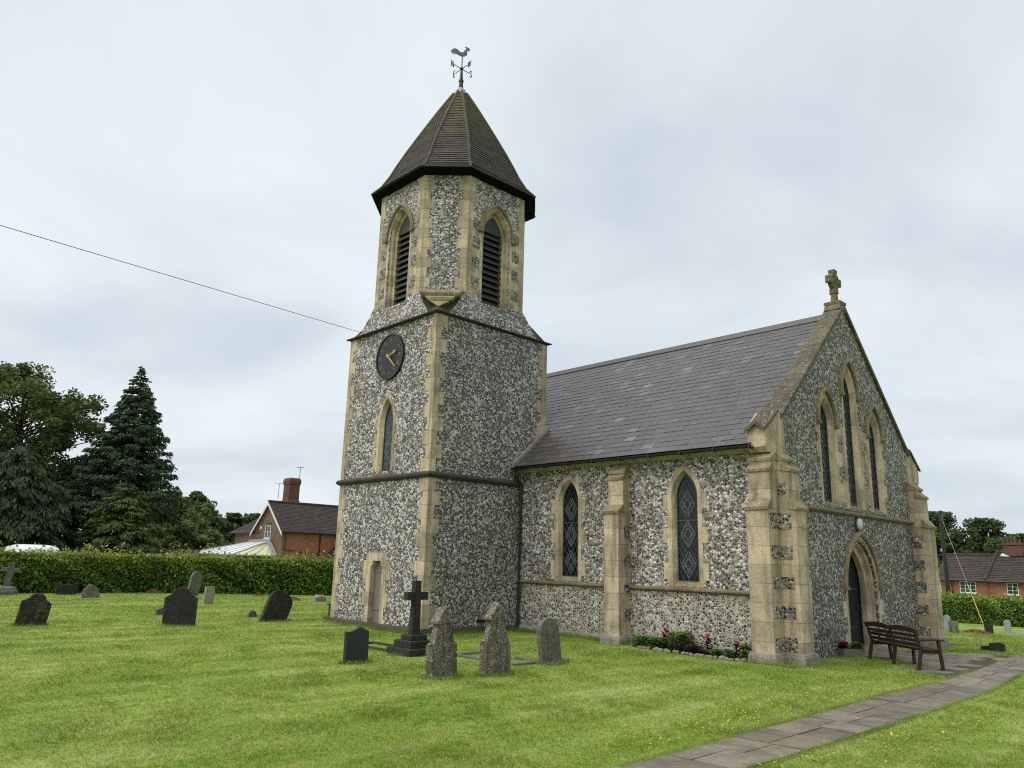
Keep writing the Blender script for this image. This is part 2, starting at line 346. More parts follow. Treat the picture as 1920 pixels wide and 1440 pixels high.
def paving():
    m, nt, b = mat('paving_stone'); k = N(nt); v = k.coord(); t = k.attr()
    n = k.noise(v, 2.4, 5, .65)
    c = k.mix(k.ramp(n, [(.35,0),(.65,1)]), (.105,.088,.068), (.215,.178,.130))
    c = k.mix(1, c, k.n('ShaderNodeCombineColor', {0:t,1:t,2:t}).outputs[0], 'MULTIPLY')
    c = k.mix(k.math('MULTIPLY', k.ramp(k.noise(v, .9, 3), [(.5,0),(.68,1)]), .5), c, (.24,.18,.10))
    vo = k.n('ShaderNodeTexVoronoi', {'Vector': v, 'Scale': 15.0})
    c = k.mix(k.math('MULTIPLY', k.ramp(k.noise(v, 6, 4, .7), [(.52,0),(.66,1)]), .45), c, (.075,.08,.03))
    c = k.mix(k.math('MULTIPLY', k.math('MULTIPLY', k.ramp(vo.outputs['Distance'], [(.14,1),(.26,0)]), k.ramp(k.noise(v, 3, 2), [(.5,0),(.6,1)])), .6), c, (.36,.35,.31))
    k.set(b.inputs['Base Color'], c); b.inputs['Roughness'].default_value = .62
    k.set(b.inputs['Normal'], k.bump(k.noise(v, 26, 4), .3, .015)); return m
M['paving'] = paving()
def path_x(y):          # left edge, right edge of the straight path at y
    y = float(y); c = 0 if y < 11 else -.0075*(y-11)**2
    return -5.33 - .03*max(0,min(y,14)-6.7)+c*.55, -4.47+c
bed = MB()
ysl = np.arange(-6, 25.01, .5)
for a, b_ in zip(ysl[:-1], ysl[1:]):
    l0, r0 = path_x(a); l1, r1 = path_x(b_)
    bed.face([(l0,a,G(l0,a)+.004),(r0,a,G(r0,a)+.004),(r1,b_,G(r1,b_)+.004),(l1,b_,G(l1,b_)+.004)])
M['joint'] = plain('mossy_path_joints', (.05,.055,.018), .95, var=.5, sc=9)
slab = MB()
def flag(pts, t, h=.014):
    c = sum((Vector(p) for p in pts), Vector())/4; q = [Vector(p)+(c-Vector(p)).normalized()*random.uniform(.006,.032) for p in pts]
    dz = random.uniform(-.004,.004)
    top = [(p.x,p.y,G(p.x,p.y)+h+dz+random.uniform(-.003,.003)) for p in q]; bot = [(p.x,p.y,G(p.x,p.y)-.02) for p in q]
    slab.mesh(bot+top, [(4,5,6,7),(0,1,5,4),(1,2,6,5),(2,3,7,6),(3,0,4,7)], 0, t)
y = -6.0
off = 0
while y < 24.6:
    L = random.choice([.75,.85,.9,.6,.7]); y1 = y+L
    l0, r0 = path_x(y); l1, r1 = path_x(y1); sp = random.choice([.42,.5,.58,.36])
    m0, m1 = l0+(r0-l0)*sp, l1+(r1-l1)*sp; j = random.uniform(-.03,.03)
    flag([(l0+j,y,0),(m0,y,0),(m1,y1,0),(l1+j,y1,0)], random.uniform(.72,1.25)); flag([(m0,y+.0,0),(r0-j,y,0),(r1-j,y1,0),(m1,y1,0)], random.uniform(.72,1.25)); y = y1
# apron between the path and the church door
apron = [(-5.6,17.4),(-6.05,18.35),(-6.75,18.75),(-7.35,20.2),(-8.93,20.55),(-8.93,22.75),(-7.6,23.45),(-6.3,24.6)]
def in_poly(x, y, P):
    r = np.zeros(np.shape(x), bool); j = len(P)-1
    for i in range(len(P)):
        (xi,yi),(xj,yj) = P[i],P[j]
        r ^= ((yi > y) != (yj > y)) & (x < (xj-xi)*(y-yi)/(yj-yi+1e-12)+xi); j = i
    return r
AP = apron + [(-5.9,24.6),(-5.6,20)]
bed.face([(x,y,G(x,y)+.008) for x,y in AP])
for i in range(7):
    for j in range(14):
        x0, y0 = -9.0+i*.6+(j%2)*.2, 17.4+j*.52
        cx_, cy_ = x0+.3, y0+.26
        if in_poly(np.array(cx_), np.array(cy_), AP) and cx_ < path_x(cy_)[0]-.3:
            flag([(x0,y0,0),(x0+.6,y0,0),(x0+.6,y0+.52,0),(x0,y0+.52,0)], random.uniform(.8,1.15), .016)
pb = bed.build('path_bed', M['joint']); tag(pb, kind='structure')
po = slab.build('path', M['paving'], bevel=0); tag(po, kind='structure')

# ------------------------------------------------------------------ the church
BASE = (-13.2, 19.0, 0)
church = thing('church', 'flint church with octagonal belfry, pyramid spire and slate roofed nave', 'church', BASE)
def part(mb, name, mats, parent=None, **kw):
    if parent is None: return mb.build(name, mats, church, off=BASE, **kw)
    return mb.build(name, mats, parent, **kw)          # sub-parts: parent's mesh already holds scene coordinates
def fy(y0):   # frame of a wall facing -Y: (u along +X, z, d outward)
    return lambda u, z, d: Vector((u, y0-d, z))
def fx(x0):   # frame of a wall facing +X
    return lambda u, z, d: Vector((x0+d, u, z))

def arch(c, w, zs, za, off=0, n=10):
    """pointed arch from left spring to right spring, offset outwards"""
    r = za-zs; Rr = (w*w+r*r)/(2*w); cxl = c+(Rr-w); cxr = c-(Rr-w); Ro = Rr+off
    def ang(cx_): return math.acos(max(-1,min(1,(c-cx_)/Ro)))
    a_end = math.acos(max(-1,min(1,-(Rr-w)/Ro)))          # on the left arc centre cxl: angle from +x
    L = [(cxl+Ro*math.cos(PI-(PI-a_end)*i/n), zs+Ro*math.sin(PI-(PI-a_end)*i/n)) for i in range(n+1)]
    Rt = [(2*c-x, z) for x, z in L[::-1]][1:]
    return L+Rt
def opening(c, w, zb, zs, za, off=0, n=10):
    return [(c-w-off, zb)] + arch(c, w, zs, za, off, n) + [(c+w+off, zb)]

def cut(ob, cutters):
    """subtract prisms (poly, frame, d0, d1) from a wall"""
    mb = MB()
    for poly, fn, d0, d1 in cutters: mb.prism(poly, fn, d0, d1)
    co = mb.build('cutter', ob.data.materials[0]); co.location = ob.location
    if ob.parent: co.parent = ob.parent
    md = ob.modifiers.new('cut','BOOLEAN'); md.operation = 'DIFFERENCE'; md.solver = 'EXACT'; md.object = co
    bpy.context.view_layer.update(); dg = bpy.context.evaluated_depsgraph_get()
    me = bpy.data.meshes.new_from_object(ob.evaluated_get(dg)); ob.modifiers.clear(); ob.data = me
    bpy.data.objects.remove(co)

def tone(): return random.choice([.74,.84,.92,1.0,1.04,1.1]) * random.uniform(.95,1.05)
def surround(fn, c, w, zb, zs, za, t, splay, depth, proud=.012, ext=.14, blocks=None, sides=(1,1), sill=True, stepped=False):
    """dressed-stone jambs and pointed arch with splayed reveals; returns a mesh builder"""
    mb = MB(); n = 9
    if stepped: prof = [(t,-.04),(t,proud),(splay,proud),(splay*.62,-depth*.30),(splay*.55,-depth*.30),(splay*.5,-depth*.62),(0,-depth*.66),(0,-depth-.03)]
    else: prof = [(t,-.04),(t,proud),(splay,proud),(0,-depth*.8),(0,-depth-.03)]
    nj = max(2, int(round((zs-zb)/.42))); paths = []
    for o, d in prof:
        A = arch(c, w, zs, za, o, n); left = [(c-w-o, zb+(zs-zb)*i/nj) for i in range(nj)]; right = [(2*c-x, z) for x, z in left[::-1]]
        paths.append([(u,z,d) for u,z in left+A+right])
    for i in range(len(paths[0])-1):
        tn = tone() if i < nj or i >= len(paths[0])-1-nj else (tone() if i % 3 == 0 else tn)
        for a, b in zip(paths[:-1], paths[1:]): mb.face([fn(*a[i]), fn(*a[i+1]), fn(*b[i+1]), fn(*b[i])], 0, tn)
    if blocks:
        for z0, z1 in blocks:
            for s, on in ((-1,sides[0]),(1,sides[1])):
                if on:
                    u0, u1 = c+s*(w+t-.01), c+s*(w+t+ext); 
                    mb.prism([(min(u0,u1),z0),(max(u0,u1),z0),(max(u0,u1),z1),(min(u0,u1),z1)], fn, -.04, proud-.002, 0, tone())
    return mb
def sill_mb(fn, c, hw, z0, z1, depth, proud=.03):
    mb = MB(); P = [(-.04,z0-.02),(proud,z0-.02),(proud,z0+.03),(-depth-.02,z1),(-depth-.02,z0-.02)]
    mb.loft([[fn(c-hw,z,d) for d,z in P],[fn(c+hw,z,d) for d,z in P]], 0, .9); return mb
def hood(fn, c, w, zs, za, o0, o1, d, stop=True, ret=.10):
    mb = MB(); n = 12; prof = [(o0,0),(o0,d*.7),(o0+(o1-o0)*.45,d),(o1,d*.55),(o1,0)]
    secs = []
    A = [[(p,q,dd) for p,q in [(c-w-o, zs-ret)]+arch(c,w,zs,za,o,n)+[(c+w+o, zs-ret)]] for o,dd in prof]
    for i in range(len(A[0])): secs.append([fn(*a[i]) for a in A])
    mb.loft(secs, 0, .8)
    if stop:
        for s in (-1,1):
            u = c+s*(w+(o0+o1)/2); h = (o1-o0)*.75
            mb.prism([(u-h,zs-ret-.07),(u+h,zs-ret-.07),(u+h,zs-ret+.01),(u-h,zs-ret+.01)], fn, -.02, d*1.1, 0, .6)
    return mb
def bar(mb, fn, p, q, wd, d0, d1, m=0):
    (u0,z0),(u1,z1) = p,q; L = math.hypot(u1-u0,z1-z0); 
    if L < 1e-4: return
    nx, nz = -(z1-z0)/L*wd/2, (u1-u0)/L*wd/2
    mb.prism([(u0+nx,z0+nz),(u1+nx,z1+nz),(u1-nx,z1-nz),(u0-nx,z0-nz)], fn, d0, d1, m)
def half_at(w, zs, za, z):
    if z <= zs: return w
    r = za-zs; Rr = (w*w+r*r)/(2*w); return max(0, math.sqrt(max(0,Rr*Rr-(z-zs)**2))-(Rr-w))
def clip_line(c, w, zb, zs, za, p, q, n=60):
    """the longest inside run of a segment within the light"""
    ins = []
    for i in range(n+1):
        t = i/n; u = p[0]+(q[0]-p[0])*t; z = p[1]+(q[1]-p[1])*t
        if zb <= z <= za and abs(u-c) <= half_at(w,zs,za,z): ins.append((u,z))
    return (ins[0], ins[-1]) if len(ins) > 1 else None
def lancet(fn, c, w, zb, zs, za, depth, motif=3, pane_m='glass', lat=.17, lw=.007, label=None, framed=True, mw=.036):
    """window part with pane, frame and leading"""
    win = MB(); o = opening(c, w+.01, zb, zs, za+.01, 0); i_ = opening(c, w-.03, zb+.03, zs, za-.05, 0)
    for k in range(len(o)-1): win.mesh([fn(*o[k],-depth+.03),fn(*o[k+1],-depth+.03),fn(*i_[k+1],-depth+.03),fn(*i_[k],-depth+.03),fn(*i_[k+1],-depth),fn(*i_[k],-depth)], [(0,1,2,3),(3,2,4,5)])
    k = len(o)-1; win.mesh([fn(*o[k],-depth+.03),fn(*o[0],-depth+.03),fn(*i_[0],-depth+.03),fn(*i_[k],-depth+.03),fn(*i_[0],-depth),fn(*i_[k],-depth)], [(0,1,2,3),(3,2,4,5)])
    wo = part(win, 'window', M['frame'])
    pm = MB(); pm.face([fn(u,z,-depth) for u,z in opening(c, w+.02, zb-.02, zs, za+.02)]); part(pm, 'pane', M[pane_m], wo)
    ld = MB(); d0, d1 = -depth+.002, -depth+.012
    sl = 1.75; z = zb - 2*w*sl - 3
    while z < za+2*w*sl:
        for s in (-1,1):
            cl = clip_line(c, w, zb, zs, za, (c-s*w, z), (c+s*w, z+2*w*sl))
            if cl: bar(ld, fn, cl[0], cl[1], lw, d0, d1)
        z += lat*sl
    if motif:
        H = (zs+.15-zb)/motif; hw, hh = w*.66, min(w*.66*sl, H*.44)
        for j in range(motif):
            zc = zb + H*(j+.5)+ .04
            P = [(c,zc+hh),(c+hw,zc),(c,zc-hh),(c-hw,zc)]
            for a, b in zip(P, P[1:]+P[:1]): bar(ld, fn, a, b, mw, d0, d1+.004)
            for f in (.5,):
                Q = [(c,zc+hh*f),(c+hw*f,zc),(c,zc-hh*f),(c-hw*f,zc)]
                for a, b in zip(Q, Q[1:]+Q[:1]): bar(ld, fn, a, b, mw*.8, d0, d1+.003)
            for (du,dz) in ((0,.34),(0,-.34),(.34,0),(-.34,0)):
                uu, zz = c+du*hw*1.5, zc+dz*hh*1.5; e = .2
                Q = [(uu,zz+hh*e),(uu+hw*e,zz),(uu,zz-hh*e),(uu-hw*e,zz)]
                for a, b in zip(Q, Q[1:]+Q[:1]): bar(ld, fn, a, b, mw*.6, d0, d1+.002)
    zz = zb+(zs-zb)*.72; bar(ld, fn, (c-w,zz),(c+w,zz), .018, d0, d1+.008)
    part(ld, 'leading', M['leadcame'], wo); return wo

# --- tower body
FT, FR = fy(Y0), fx(X0)
tw = MB(); tw.box((X0-W,Y0,-.3),(X0,Y0+W,ZS2)); tower = part(tw, 'tower_wall', M['flint'])
cut(tower, [(opening(-19.82,.40,4.62,6.25,6.98), FT, -.5, .2), ([(-20.28,-.4),(-19.46,-.4),(-19.46,2.06),(-20.28,2.06)], FT, -.5, .2)])
# --- belfry: broached base and octagon
def octo(a, b, z): return [Vector((CX+x,CY+y,z)) for x,y in ((-b,-a),(b,-a),(a,-b),(a,b),(b,a),(-b,a),(-a,b),(-a,-b))]
bf = MB(); h = W/2; q = h-.45
low = [Vector((CX+x,CY+y,ZS2)) for x,y in ((-q,-h),(q,-h),(h,-q),(h,q),(q,h),(-q,h),(-h,q),(-h,-q))]
crn = [Vector((CX+x,CY+y,ZS2)) for x,y in ((h,-h),(h,h),(-h,h),(-h,-h))]
mid = octo(OA, OB, ZO); top = octo(OA, OB, ZE+.05)
for i in range(0,8,2): bf.face([low[i],low[i+1],mid[i+1],mid[i]], 0)
for j, i in enumerate((1,3,5,7)):
    k = (i+1) % 8; T = (mid[i]+mid[k])/2
    bf.face([low[i],crn[j],T],1); bf.face([low[i],T,mid[i]],1); bf.face([crn[j],low[k],T],1); bf.face([low[k],mid[k],T],1)
    bf.face([mid[i],T,mid[k],top[k],top[i]],0)
for i in range(0,8,2): bf.face([mid[i],mid[i+1],top[i+1],top[i]],0)
bf.face(top,0); bf.face([low[0],low[1],crn[0],low[2],low[3],crn[1],low[4],low[5],crn[2],low[6],low[7],crn[3]],0)
belfry = part(bf, 'belfry_wall', [M['flint'],M['string']])
FBL, FBR = fy(CY-OA), fx(CX+OA)
BZB, BZS, BZA, BW = 10.08, 12.45, 13.22, .43
cut(belfry, [(opening(CX,BW+.14,BZB-.06,BZS,BZA+.22), FBL, -.75, .4), (opening(CY,BW+.14,BZB-.06,BZS,BZA+.22), FBR, -.75, .4)])
for fn, c, z_ in ((FBL,CX,0),(FBR,CY,1)):
    s_ = surround(fn, c, BW, BZB-.1, BZS, BZA, .24, .17, .32, .014, stepped=True); part(s_, 'window_surround', M['lime'])
    part(sill_mb(fn, c, BW+.24, BZB-.16, BZB+.04, .32, .03), 'window_sill', M['lime_dark'])
    part(hood(fn, c, BW, BZS, BZA, .235, .345, .09, ret=.0), 'hood_mould', M['lime_cap'])
    # stone bands tying the jambs to the corner stones, with flint squares let in
    bm_ = MB(); pn = MB()
    for s in (-1,1):
        u0, u1 = c+s*(BW+.235), c+s*(OB-.02)
        n = 8
        for i in range(n):
            za_, zb_ = 10.22+i*.335, 10.22+(i+1)*.335
            bm_.prism([(min(u0,u1),za_),(max(u0,u1),za_),(max(u0,u1),zb_),(min(u0,u1),zb_)], fn, -.05, .004, 0, tone())
        for zc in (10.62,11.3,11.97,12.62):
            uc = c+s*(BW+.235+.21); pn.prism([(uc-.155,zc-.19),(uc+.155,zc-.19),(uc+.155,zc+.19),(uc-.155,zc+.19)], fn, 0, .012, 0)
    part(bm_, 'stone_band', M['lime']); part(pn, 'flint_panel', M['flint_panel'])
    lv = MB(); nl = 15; H = BZA-BZB
    for i in range(nl):
        z0 = BZB+.02+H*i/nl; z1 = z0+H/nl*1.02
        w0 = half_at(BW,BZS,BZA,z0+.08); 
        if w0 < .04: continue
        w1 = max(.03, half_at(BW,BZS,BZA,min(z1,BZA-.02)))
        if i < nl-3: lv.loft([[fn(c-w0-.01,z0,-.20),fn(c-w1-.01,z1+.03,-.37),fn(c-w1-.01,z1+.045,-.37),fn(c-w0-.01,z0+.022,-.20)],[fn(c+w0+.01,z0,-.20),fn(c+w1+.01,z1+.03,-.37),fn(c+w1+.01,z1+.045,-.37),fn(c+w0+.01,z0+.022,-.20)]])
    # boarded head above the louvres
    zt = BZB+.02+H*(nl-3)/nl; hd = [p for p in arch(c,BW,BZS,BZA,.01) if p[1] > zt]; hw = half_at(BW,BZS,BZA,zt)
    lv.prism([(c-hw,zt)]+hd+[(c+hw,zt)], fn, -.30, -.22)
    lo = part(lv, 'louvre', M['louvre'])
    bk = MB(); bk.face([fn(u,z,-.5) for u,z in opening(c,BW+.05,BZB-.05,BZS,BZA+.05)]); part(bk, 'backing_board', M['black'], lo)
# --- quoins
def quoin_pair(mb, corner, dirs, z0, z1, bh, wl, ws, proud=.010, start=0):
    """blocks wrapping a vertical edge; dirs are the two wall directions (unit xy) leaving the corner"""
    n = max(1, round((z1-z0)/bh)); c = Vector((corner[0],corner[1],0)); d1, d2 = Vector((*dirs[0],0)), Vector((*dirs[1],0))
    n1 = -(d2-d1*d1.dot(d2)).normalized(); n2 = -(d1-d2*d1.dot(d2)).normalized()
    out = c + (n1+n2).normalized()*proud/max(.3,(n1+n2).normalized().dot(n1))
    for i in range(n):
        za, zb = z0+(z1-z0)*i/n, z0+(z1-z0)*(i+1)/n; long1 = (i+start) % 2 == 0
        a, b = (wl if long1 else ws)*random.uniform(.93,1.07), (ws if long1 else wl)*random.uniform(.93,1.07)
        P = [out, c+d1*a+n1*proud, c+d1*a-n1*.05, c-n1*.05-n2*.05, c+d2*b-n2*.05, c+d2*b+n2*proud]
        vs = [Vector((p.x,p.y,za+.004)) for p in P]+[Vector((p.x,p.y,zb-.004)) for p in P]; k = 6; tn = tone()
        mb.mesh(vs, [tuple(range(k))]+[tuple(range(k,2*k))]+[(j,(j+1)%k,k+(j+1)%k,k+j) for j in range(k)], 0, tn)
TC = [((X0,Y0),((-1,0),(0,1))), ((X0-W,Y0),((1,0),(0,1))), ((X0,Y0+W),((0,-1),(-1,0))), ((X0-W,Y0+W),((1,0),(0,-1)))]
for i, (cn, ds) in enumerate(TC):
    qm = MB(); quoin_pair(qm, cn, ds, .0, ZS1-.08, .375, .42, .24, start=i%2); quoin_pair(qm, cn, ds, ZS1+.08, ZS2-.06, .40, .40, .20, start=i%2)
    part(qm, 'quoin', M['lime'])
ov = octo(OA, OB, 0)
for i in range(8):
    a = ov[i]; d1 = (ov[(i+1)%8]-a).normalized(); d2 = (ov[i-1]-a).normalized(); qm = MB()
    card1 = i % 2 == 0                           # even vertices: next edge is a cardinal face
    quoin_pair(qm, (a.x,a.y), ((d1.x,d1.y),(d2.x,d2.y)), 10.0, ZE, .34, .34, .22, start=i%2)
    part(qm, 'quoin', M['lime'])
# --- corbel under the near canted face
cb = MB(); dd = Vector((1,-1,0)).normalized(); tt = Vector((1,1,0)).normalized(); cc = Vector((CX,CY,0))
def csec(z, o, hw): return [cc+dd*2.3-tt*hw+Vector((0,0,z)), cc+dd*o-tt*hw+Vector((0,0,z)), cc+dd*o+tt*hw+Vector((0,0,z)), cc+dd*2.3+tt*hw+Vector((0,0,z))]
cb.loft([csec(9.50,3.14,.02),csec(9.74,2.96,.32),csec(9.75,2.98,.36),csec(9.84,2.98,.42),csec(9.90,2.92,.47),csec(9.92,2.86,.50),csec(9.95,2.88,.58),csec(10.02,2.90,.64),csec(10.10,2.86,.66),csec(10.17,2.72,.66),csec(10.26,2.47,.64)], 0, 1)
part(cb, 'corbel', M['lime_cap'])
# --- string courses and plinth round the tower
def ring(mb, x0, y0, x1, y1, prof, t=1.0):
    secs = []
    for o, z in prof: secs.append([Vector((x0-o,y0-o,z)),Vector((x1+o,y0-o,z)),Vector((x1+o,y1+o,z)),Vector((x0-o,y1+o,z))])
    n = len(prof); vs = [q for s in secs for q in s]; fs = []
    for i in range(n-1):
        for k in range(4): fs.append((i*4+k,i*4+(k+1)%4,(i+1)*4+(k+1)%4,(i+1)*4+k))
    mb.mesh(vs, fs, 0, t)
st = MB(); ring(st, X0-W,Y0,X0,Y0+W, [(-.02,ZS1-.09),(.05,ZS1-.08),(.10,ZS1-.04),(.12,ZS1+.01),(.09,ZS1+.06),(-.02,ZS1+.11)]); part(st, 'string_course', M['string'])
st = MB(); ring(st, X0-W,Y0,X0,Y0+W, [(-.02,ZS2-.07),(.06,ZS2-.05),(.13,ZS2-.03),(.13,ZS2+.0),(-.12,ZS2+.10)]); part(st, 'string_course', M['string'])
pl = MB(); ring(pl, X0-W,Y0,X0,Y0+W, [(-.02,.17),(.05,.15),(.10,.08),(.11,-.3)]); part(pl, 'plinth', M['string'])
# --- tower lancet and door
part(surround(FT, -19.82,.27,4.62,6.1,6.80,.20,.09,.14,.012,.14,[(4.7,5.05),(5.4,5.75),(6.02,6.3)]), 'window_surround', M['lime'])
part(sill_mb(FT,-19.82,.44,4.50,4.68,.14,.02), 'window_sill', M['lime_dark'])
lancet(FT, -19.82,.27,4.66,6.1,6.80,.14, motif=4, pane_m='glass_teal', lat=.13, mw=.03)
dm = MB(); c = -19.86
def blk(u0,z0,u1,z1,d0=-.16,d1=.012): dm.prism([(u0,z0),(u1,z0),(u1,z1),(u0,z1)], FT, d0, d1, 0, tone())
for s in (-1,1):
    for i,(z0,z1,wd) in enumerate(((.0,.28,.60),(.28,.62,.50),(.62,1.02,.66),(1.02,1.40,.52),(1.40,1.70,.68),)):
        u0,u1 = sorted((c+s*.30,c+s*wd)); blk(u0,z0,u1,z1)
    # shouldered head
    sh = [(c+s*.30,1.70)]+[(c+s*(.30-.09*math.sin(a*PI/8)),1.78+.10*(1-math.cos(a*PI/8))) for a in range(5)]+[(c+s*.21,1.94),(c+s*.68,1.94),(c+s*.68,1.70)]
    dm.prism(sh, FT, -.16, .012, 0, tone())
blk(c-.52,1.94,c+.52,2.16); part(dm, 'door_surround', M['lime'])
do = MB(); do.prism([(c-.32,.12),(c+.32,.12),(c+.32,2.0),(c-.32,2.0)], FT, -.22, -.16)
dw = part(do, 'door', M['door_grey'])
ft = MB()
for z in (.52,1.62): ft.prism([(c-.29,z),(c+.29,z),(c+.29,z+.07),(c-.29,z+.07)], FT, -.16, -.135)
part(ft, 'door_ledge', M['door_grey'], dw)
stp = MB(); stp.prism([(c-.36,-.1),(c+.36,-.1),(c+.36,.12),(c-.36,.12)], FT, -.25, .06, 0, .8); part(stp, 'door_step', M['plinth'])
# --- clock
ck = MB(); KC = (-19.81, 8.25); KR = .725
def disc(mb, r, d0, d1, m=0, r0=0, n=64):
    o = [(KC[0]+r*math.sin(2*PI*i/n), KC[1]+r*math.cos(2*PI*i/n)) for i in range(n)]
    if r0 == 0: mb.prism(o, FT, d0, d1, m)
    else:
        o2 = [(KC[0]+r0*math.sin(2*PI*i/n), KC[1]+r0*math.cos(2*PI*i/n)) for i in range(n)]
        for i in range(n):
            j = (i+1)%n; mb.mesh([FT(*o[i],d1),FT(*o[j],d1),FT(*o2[j],d1),FT(*o2[i],d1),FT(*o[i],d0),FT(*o[j],d0),FT(*o2[j],d0),FT(*o2[i],d0)], [(0,1,2,3),(0,4,5,1),(3,2,6,7)], m)
disc(ck, KR, 0, .05); clock = part(ck, 'clock_dial', M['black'])
rm = MB(); disc(rm, KR+.02, 0, .075, 0, KR-.025); part(rm, 'clock_rim', M['black'], clock)
def polar(r, a, off=0): 
    s, k_ = math.sin(a), math.cos(a); return (KC[0]+r*s+off*k_, KC[1]+r*k_-off*s)
ROM = ['XII','I','II','III','IIII','V','VI','VII','VIII','IX','X','XI']
for hI, txt in enumerate(ROM):
    nm = MB(); a = hI*PI/6; wds = {'I':.038,'V':.075,'X':.085}; tot = sum(wds[ch] for ch in txt); u = -tot/2
    for ch in txt:
        wd = wds[ch]; m_ = u+wd/2; r0, r1 = .46, .60
        if ch == 'I': bar(nm, FT, polar(r0,a,m_), polar(r1,a,m_), .011, .05, .056)
        if ch == 'V': bar(nm, FT, polar(r1,a,m_-wd*.36), polar(r0,a,m_), .012, .05, .056); bar(nm, FT, polar(r0,a,m_), polar(r1,a,m_+wd*.36), .007, .05, .056)
        if ch == 'X': bar(nm, FT, polar(r1,a,m_-wd*.36), polar(r0,a,m_+wd*.36), .012, .05, .056); bar(nm, FT, polar(r0,a,m_-wd*.36), polar(r1,a,m_+wd*.36), .007, .05, .057)
        u += wd
    part(nm, 'clock_numeral', M['gold_dim'], clock)
mt_ = MB()
for i in range(60):
    a = i*PI/30; bar(mt_, FT, polar(.645,a), polar(.668,a), .016 if i%5==0 else .009, .05, .056)
part(mt_, 'minute_mark', M['gold_dim'], clock)
hA, mA = R(71), R(134); hh = MB()
bar(hh, FT, polar(-.05,hA), polar(.34,hA), .030, .10, .115)
P = [polar(.26,hA),polar(.31,hA,.06),polar(.36,hA,.02),polar(.44,hA),polar(.36,hA,-.02),polar(.31,hA,-.06)]; hh.prism(P, FT, .10, .117)
part(hh, 'clock_hand', M['gold'], clock)
mh = MB(); mh.prism([polar(-.10,mA,.018),polar(-.10,mA,-.018),polar(.40,mA,-.022),polar(.62,mA),polar(.40,mA,.022)], FT, .125, .138); disc_c = [(KC[0]+.05*math.sin(i*PI/8),KC[1]+.05*math.cos(i*PI/8)) for i in range(16)]; mh.prism(disc_c, FT, .05, .145)
part(mh, 'clock_hand', M['gold'], clock)

# --- tiled surfaces
def tile_face(mb, BL, BR, TL, TR, course, wid, lift=.014, m=0, tone_fn=None, stagger=True, lap=1.25):
    """courses of small slabs over the (trapezoid) plane BL-BR-TR-TL"""
    BL,BR,TL,TR = map(Vector,(BL,BR,TL,TR)); H = ((TL+TR)/2-(BL+BR)/2).length; n = max(1,round(H/course))
    up = ((TL+TR)/2-(BL+BR)/2).normalized(); nrm = (BR-BL).cross(up).normalized()
    al = (BR-BL).normalized()
    for i in range(n):
        t0, t1 = i/n, min(1,(i+lap)/n); l0, r0 = BL.lerp(TL,t0), BR.lerp(TR,t0); l1, r1 = BL.lerp(TL,t1), BR.lerp(TR,t1)
        o = BL.lerp(TL,t0)-al*((BL.lerp(TL,t0)-BL).dot(al)); a0, a1 = (l0-BL).dot(al), (r0-BL).dot(al); b0, b1 = (l1-BL).dot(al), (r1-BL).dot(al)
        base0 = l0-al*a0; base1 = l1-al*b0
        x = a0 - (wid*(.5 if i%2 else 0) if stagger else 0) - random.uniform(0,.15)*wid; 
        while x < a1:
            w_ = wid*random.uniform(.9,1.1); xa, xb = max(x,a0), min(x+w_-.004,a1); x += w_
            if xb-xa < .01: continue
            ya, yb = min(max(xa,b0),b1), min(max(xb,b0),b1)
            j = random.uniform(-.003,.003); lf = lift+random.uniform(-.003,.004)
            p0, p1 = base0+al*xa+nrm*lf+up*j, base0+al*xb+nrm*(lf+random.uniform(-.002,.002))+up*j
            q0, q1 = base1+al*ya+nrm*.003, base1+al*yb+nrm*.003
            tn = tone_fn(base0+al*xa) if tone_fn else random.random()
            mb.face([p0,p1,q1,q0], m, tn); mb.face([p0-nrm*lift*.9,p1-nrm*lift*.9,p1,p0], m, min(tn,.15)*.5)  # front riser toned darker: shading of the course edge put into its colour
# --- spire
prof = [(14.30,1.125,1.19),(14.62,1.005,1.04),(15.05,.905,.93),(15.5,.825,.83),(16.0,.725,.725),(16.7,.575,.575),(17.3,.442,.442),(17.9,.307,.307),(18.4,.19,.19),(18.78,.095,.095)]
sp = MB(); core = MB()
rings_ = [octo(OA*a, OB*b, z) for z,a,b in prof]
for r0, r1 in zip(rings_[:-1], rings_[1:]):
    for i in range(8):
        j = (i+1)%8; core.face([r0[i],r0[j],r1[j],r1[i]]); tile_face(sp, r0[i], r0[j], r1[i], r1[j], .112, .17, .024)
spire = part(sp, 'spire_roof', M['spire'], fix=False)
hp = MB()
for i in range(8): hp.tube([r[i]+(r[i]-Vector((CX,CY,r[i].z))).normalized()*.005 for r in rings_], .055, 6, 0, .25)
part(hp, 'hip_tile', M['spire'], spire)
core.face(rings_[-1]); part(core, 'light_block_base', M['eave'])  # unseen base under the spire tiles, added to block light
ev = MB(); e0 = octo(OA*1.13,OB*1.195,14.285); e1 = octo(OA*1.125,OB*1.19,14.265); e2 = octo(OA*.97,OB*.97,14.17); e3 = octo(OA*1.11,OB*1.17,14.30)
for i in range(8):
    j=(i+1)%8; ev.face([e0[i],e0[j],e1[j],e1[i]]); ev.face([e1[i],e1[j],e2[j],e2[i]]); ev.face([e0[i],e0[j],e3[j],e3[i]])
part(ev, 'eaves', M['eave'])
cap = MB(); cap.loft([octo(OA*.10,OB*.10+.06,18.74),octo(.14,.07,18.98),octo(.07,.035,19.06)]); part(cap, 'lead_cap', M['lead'])
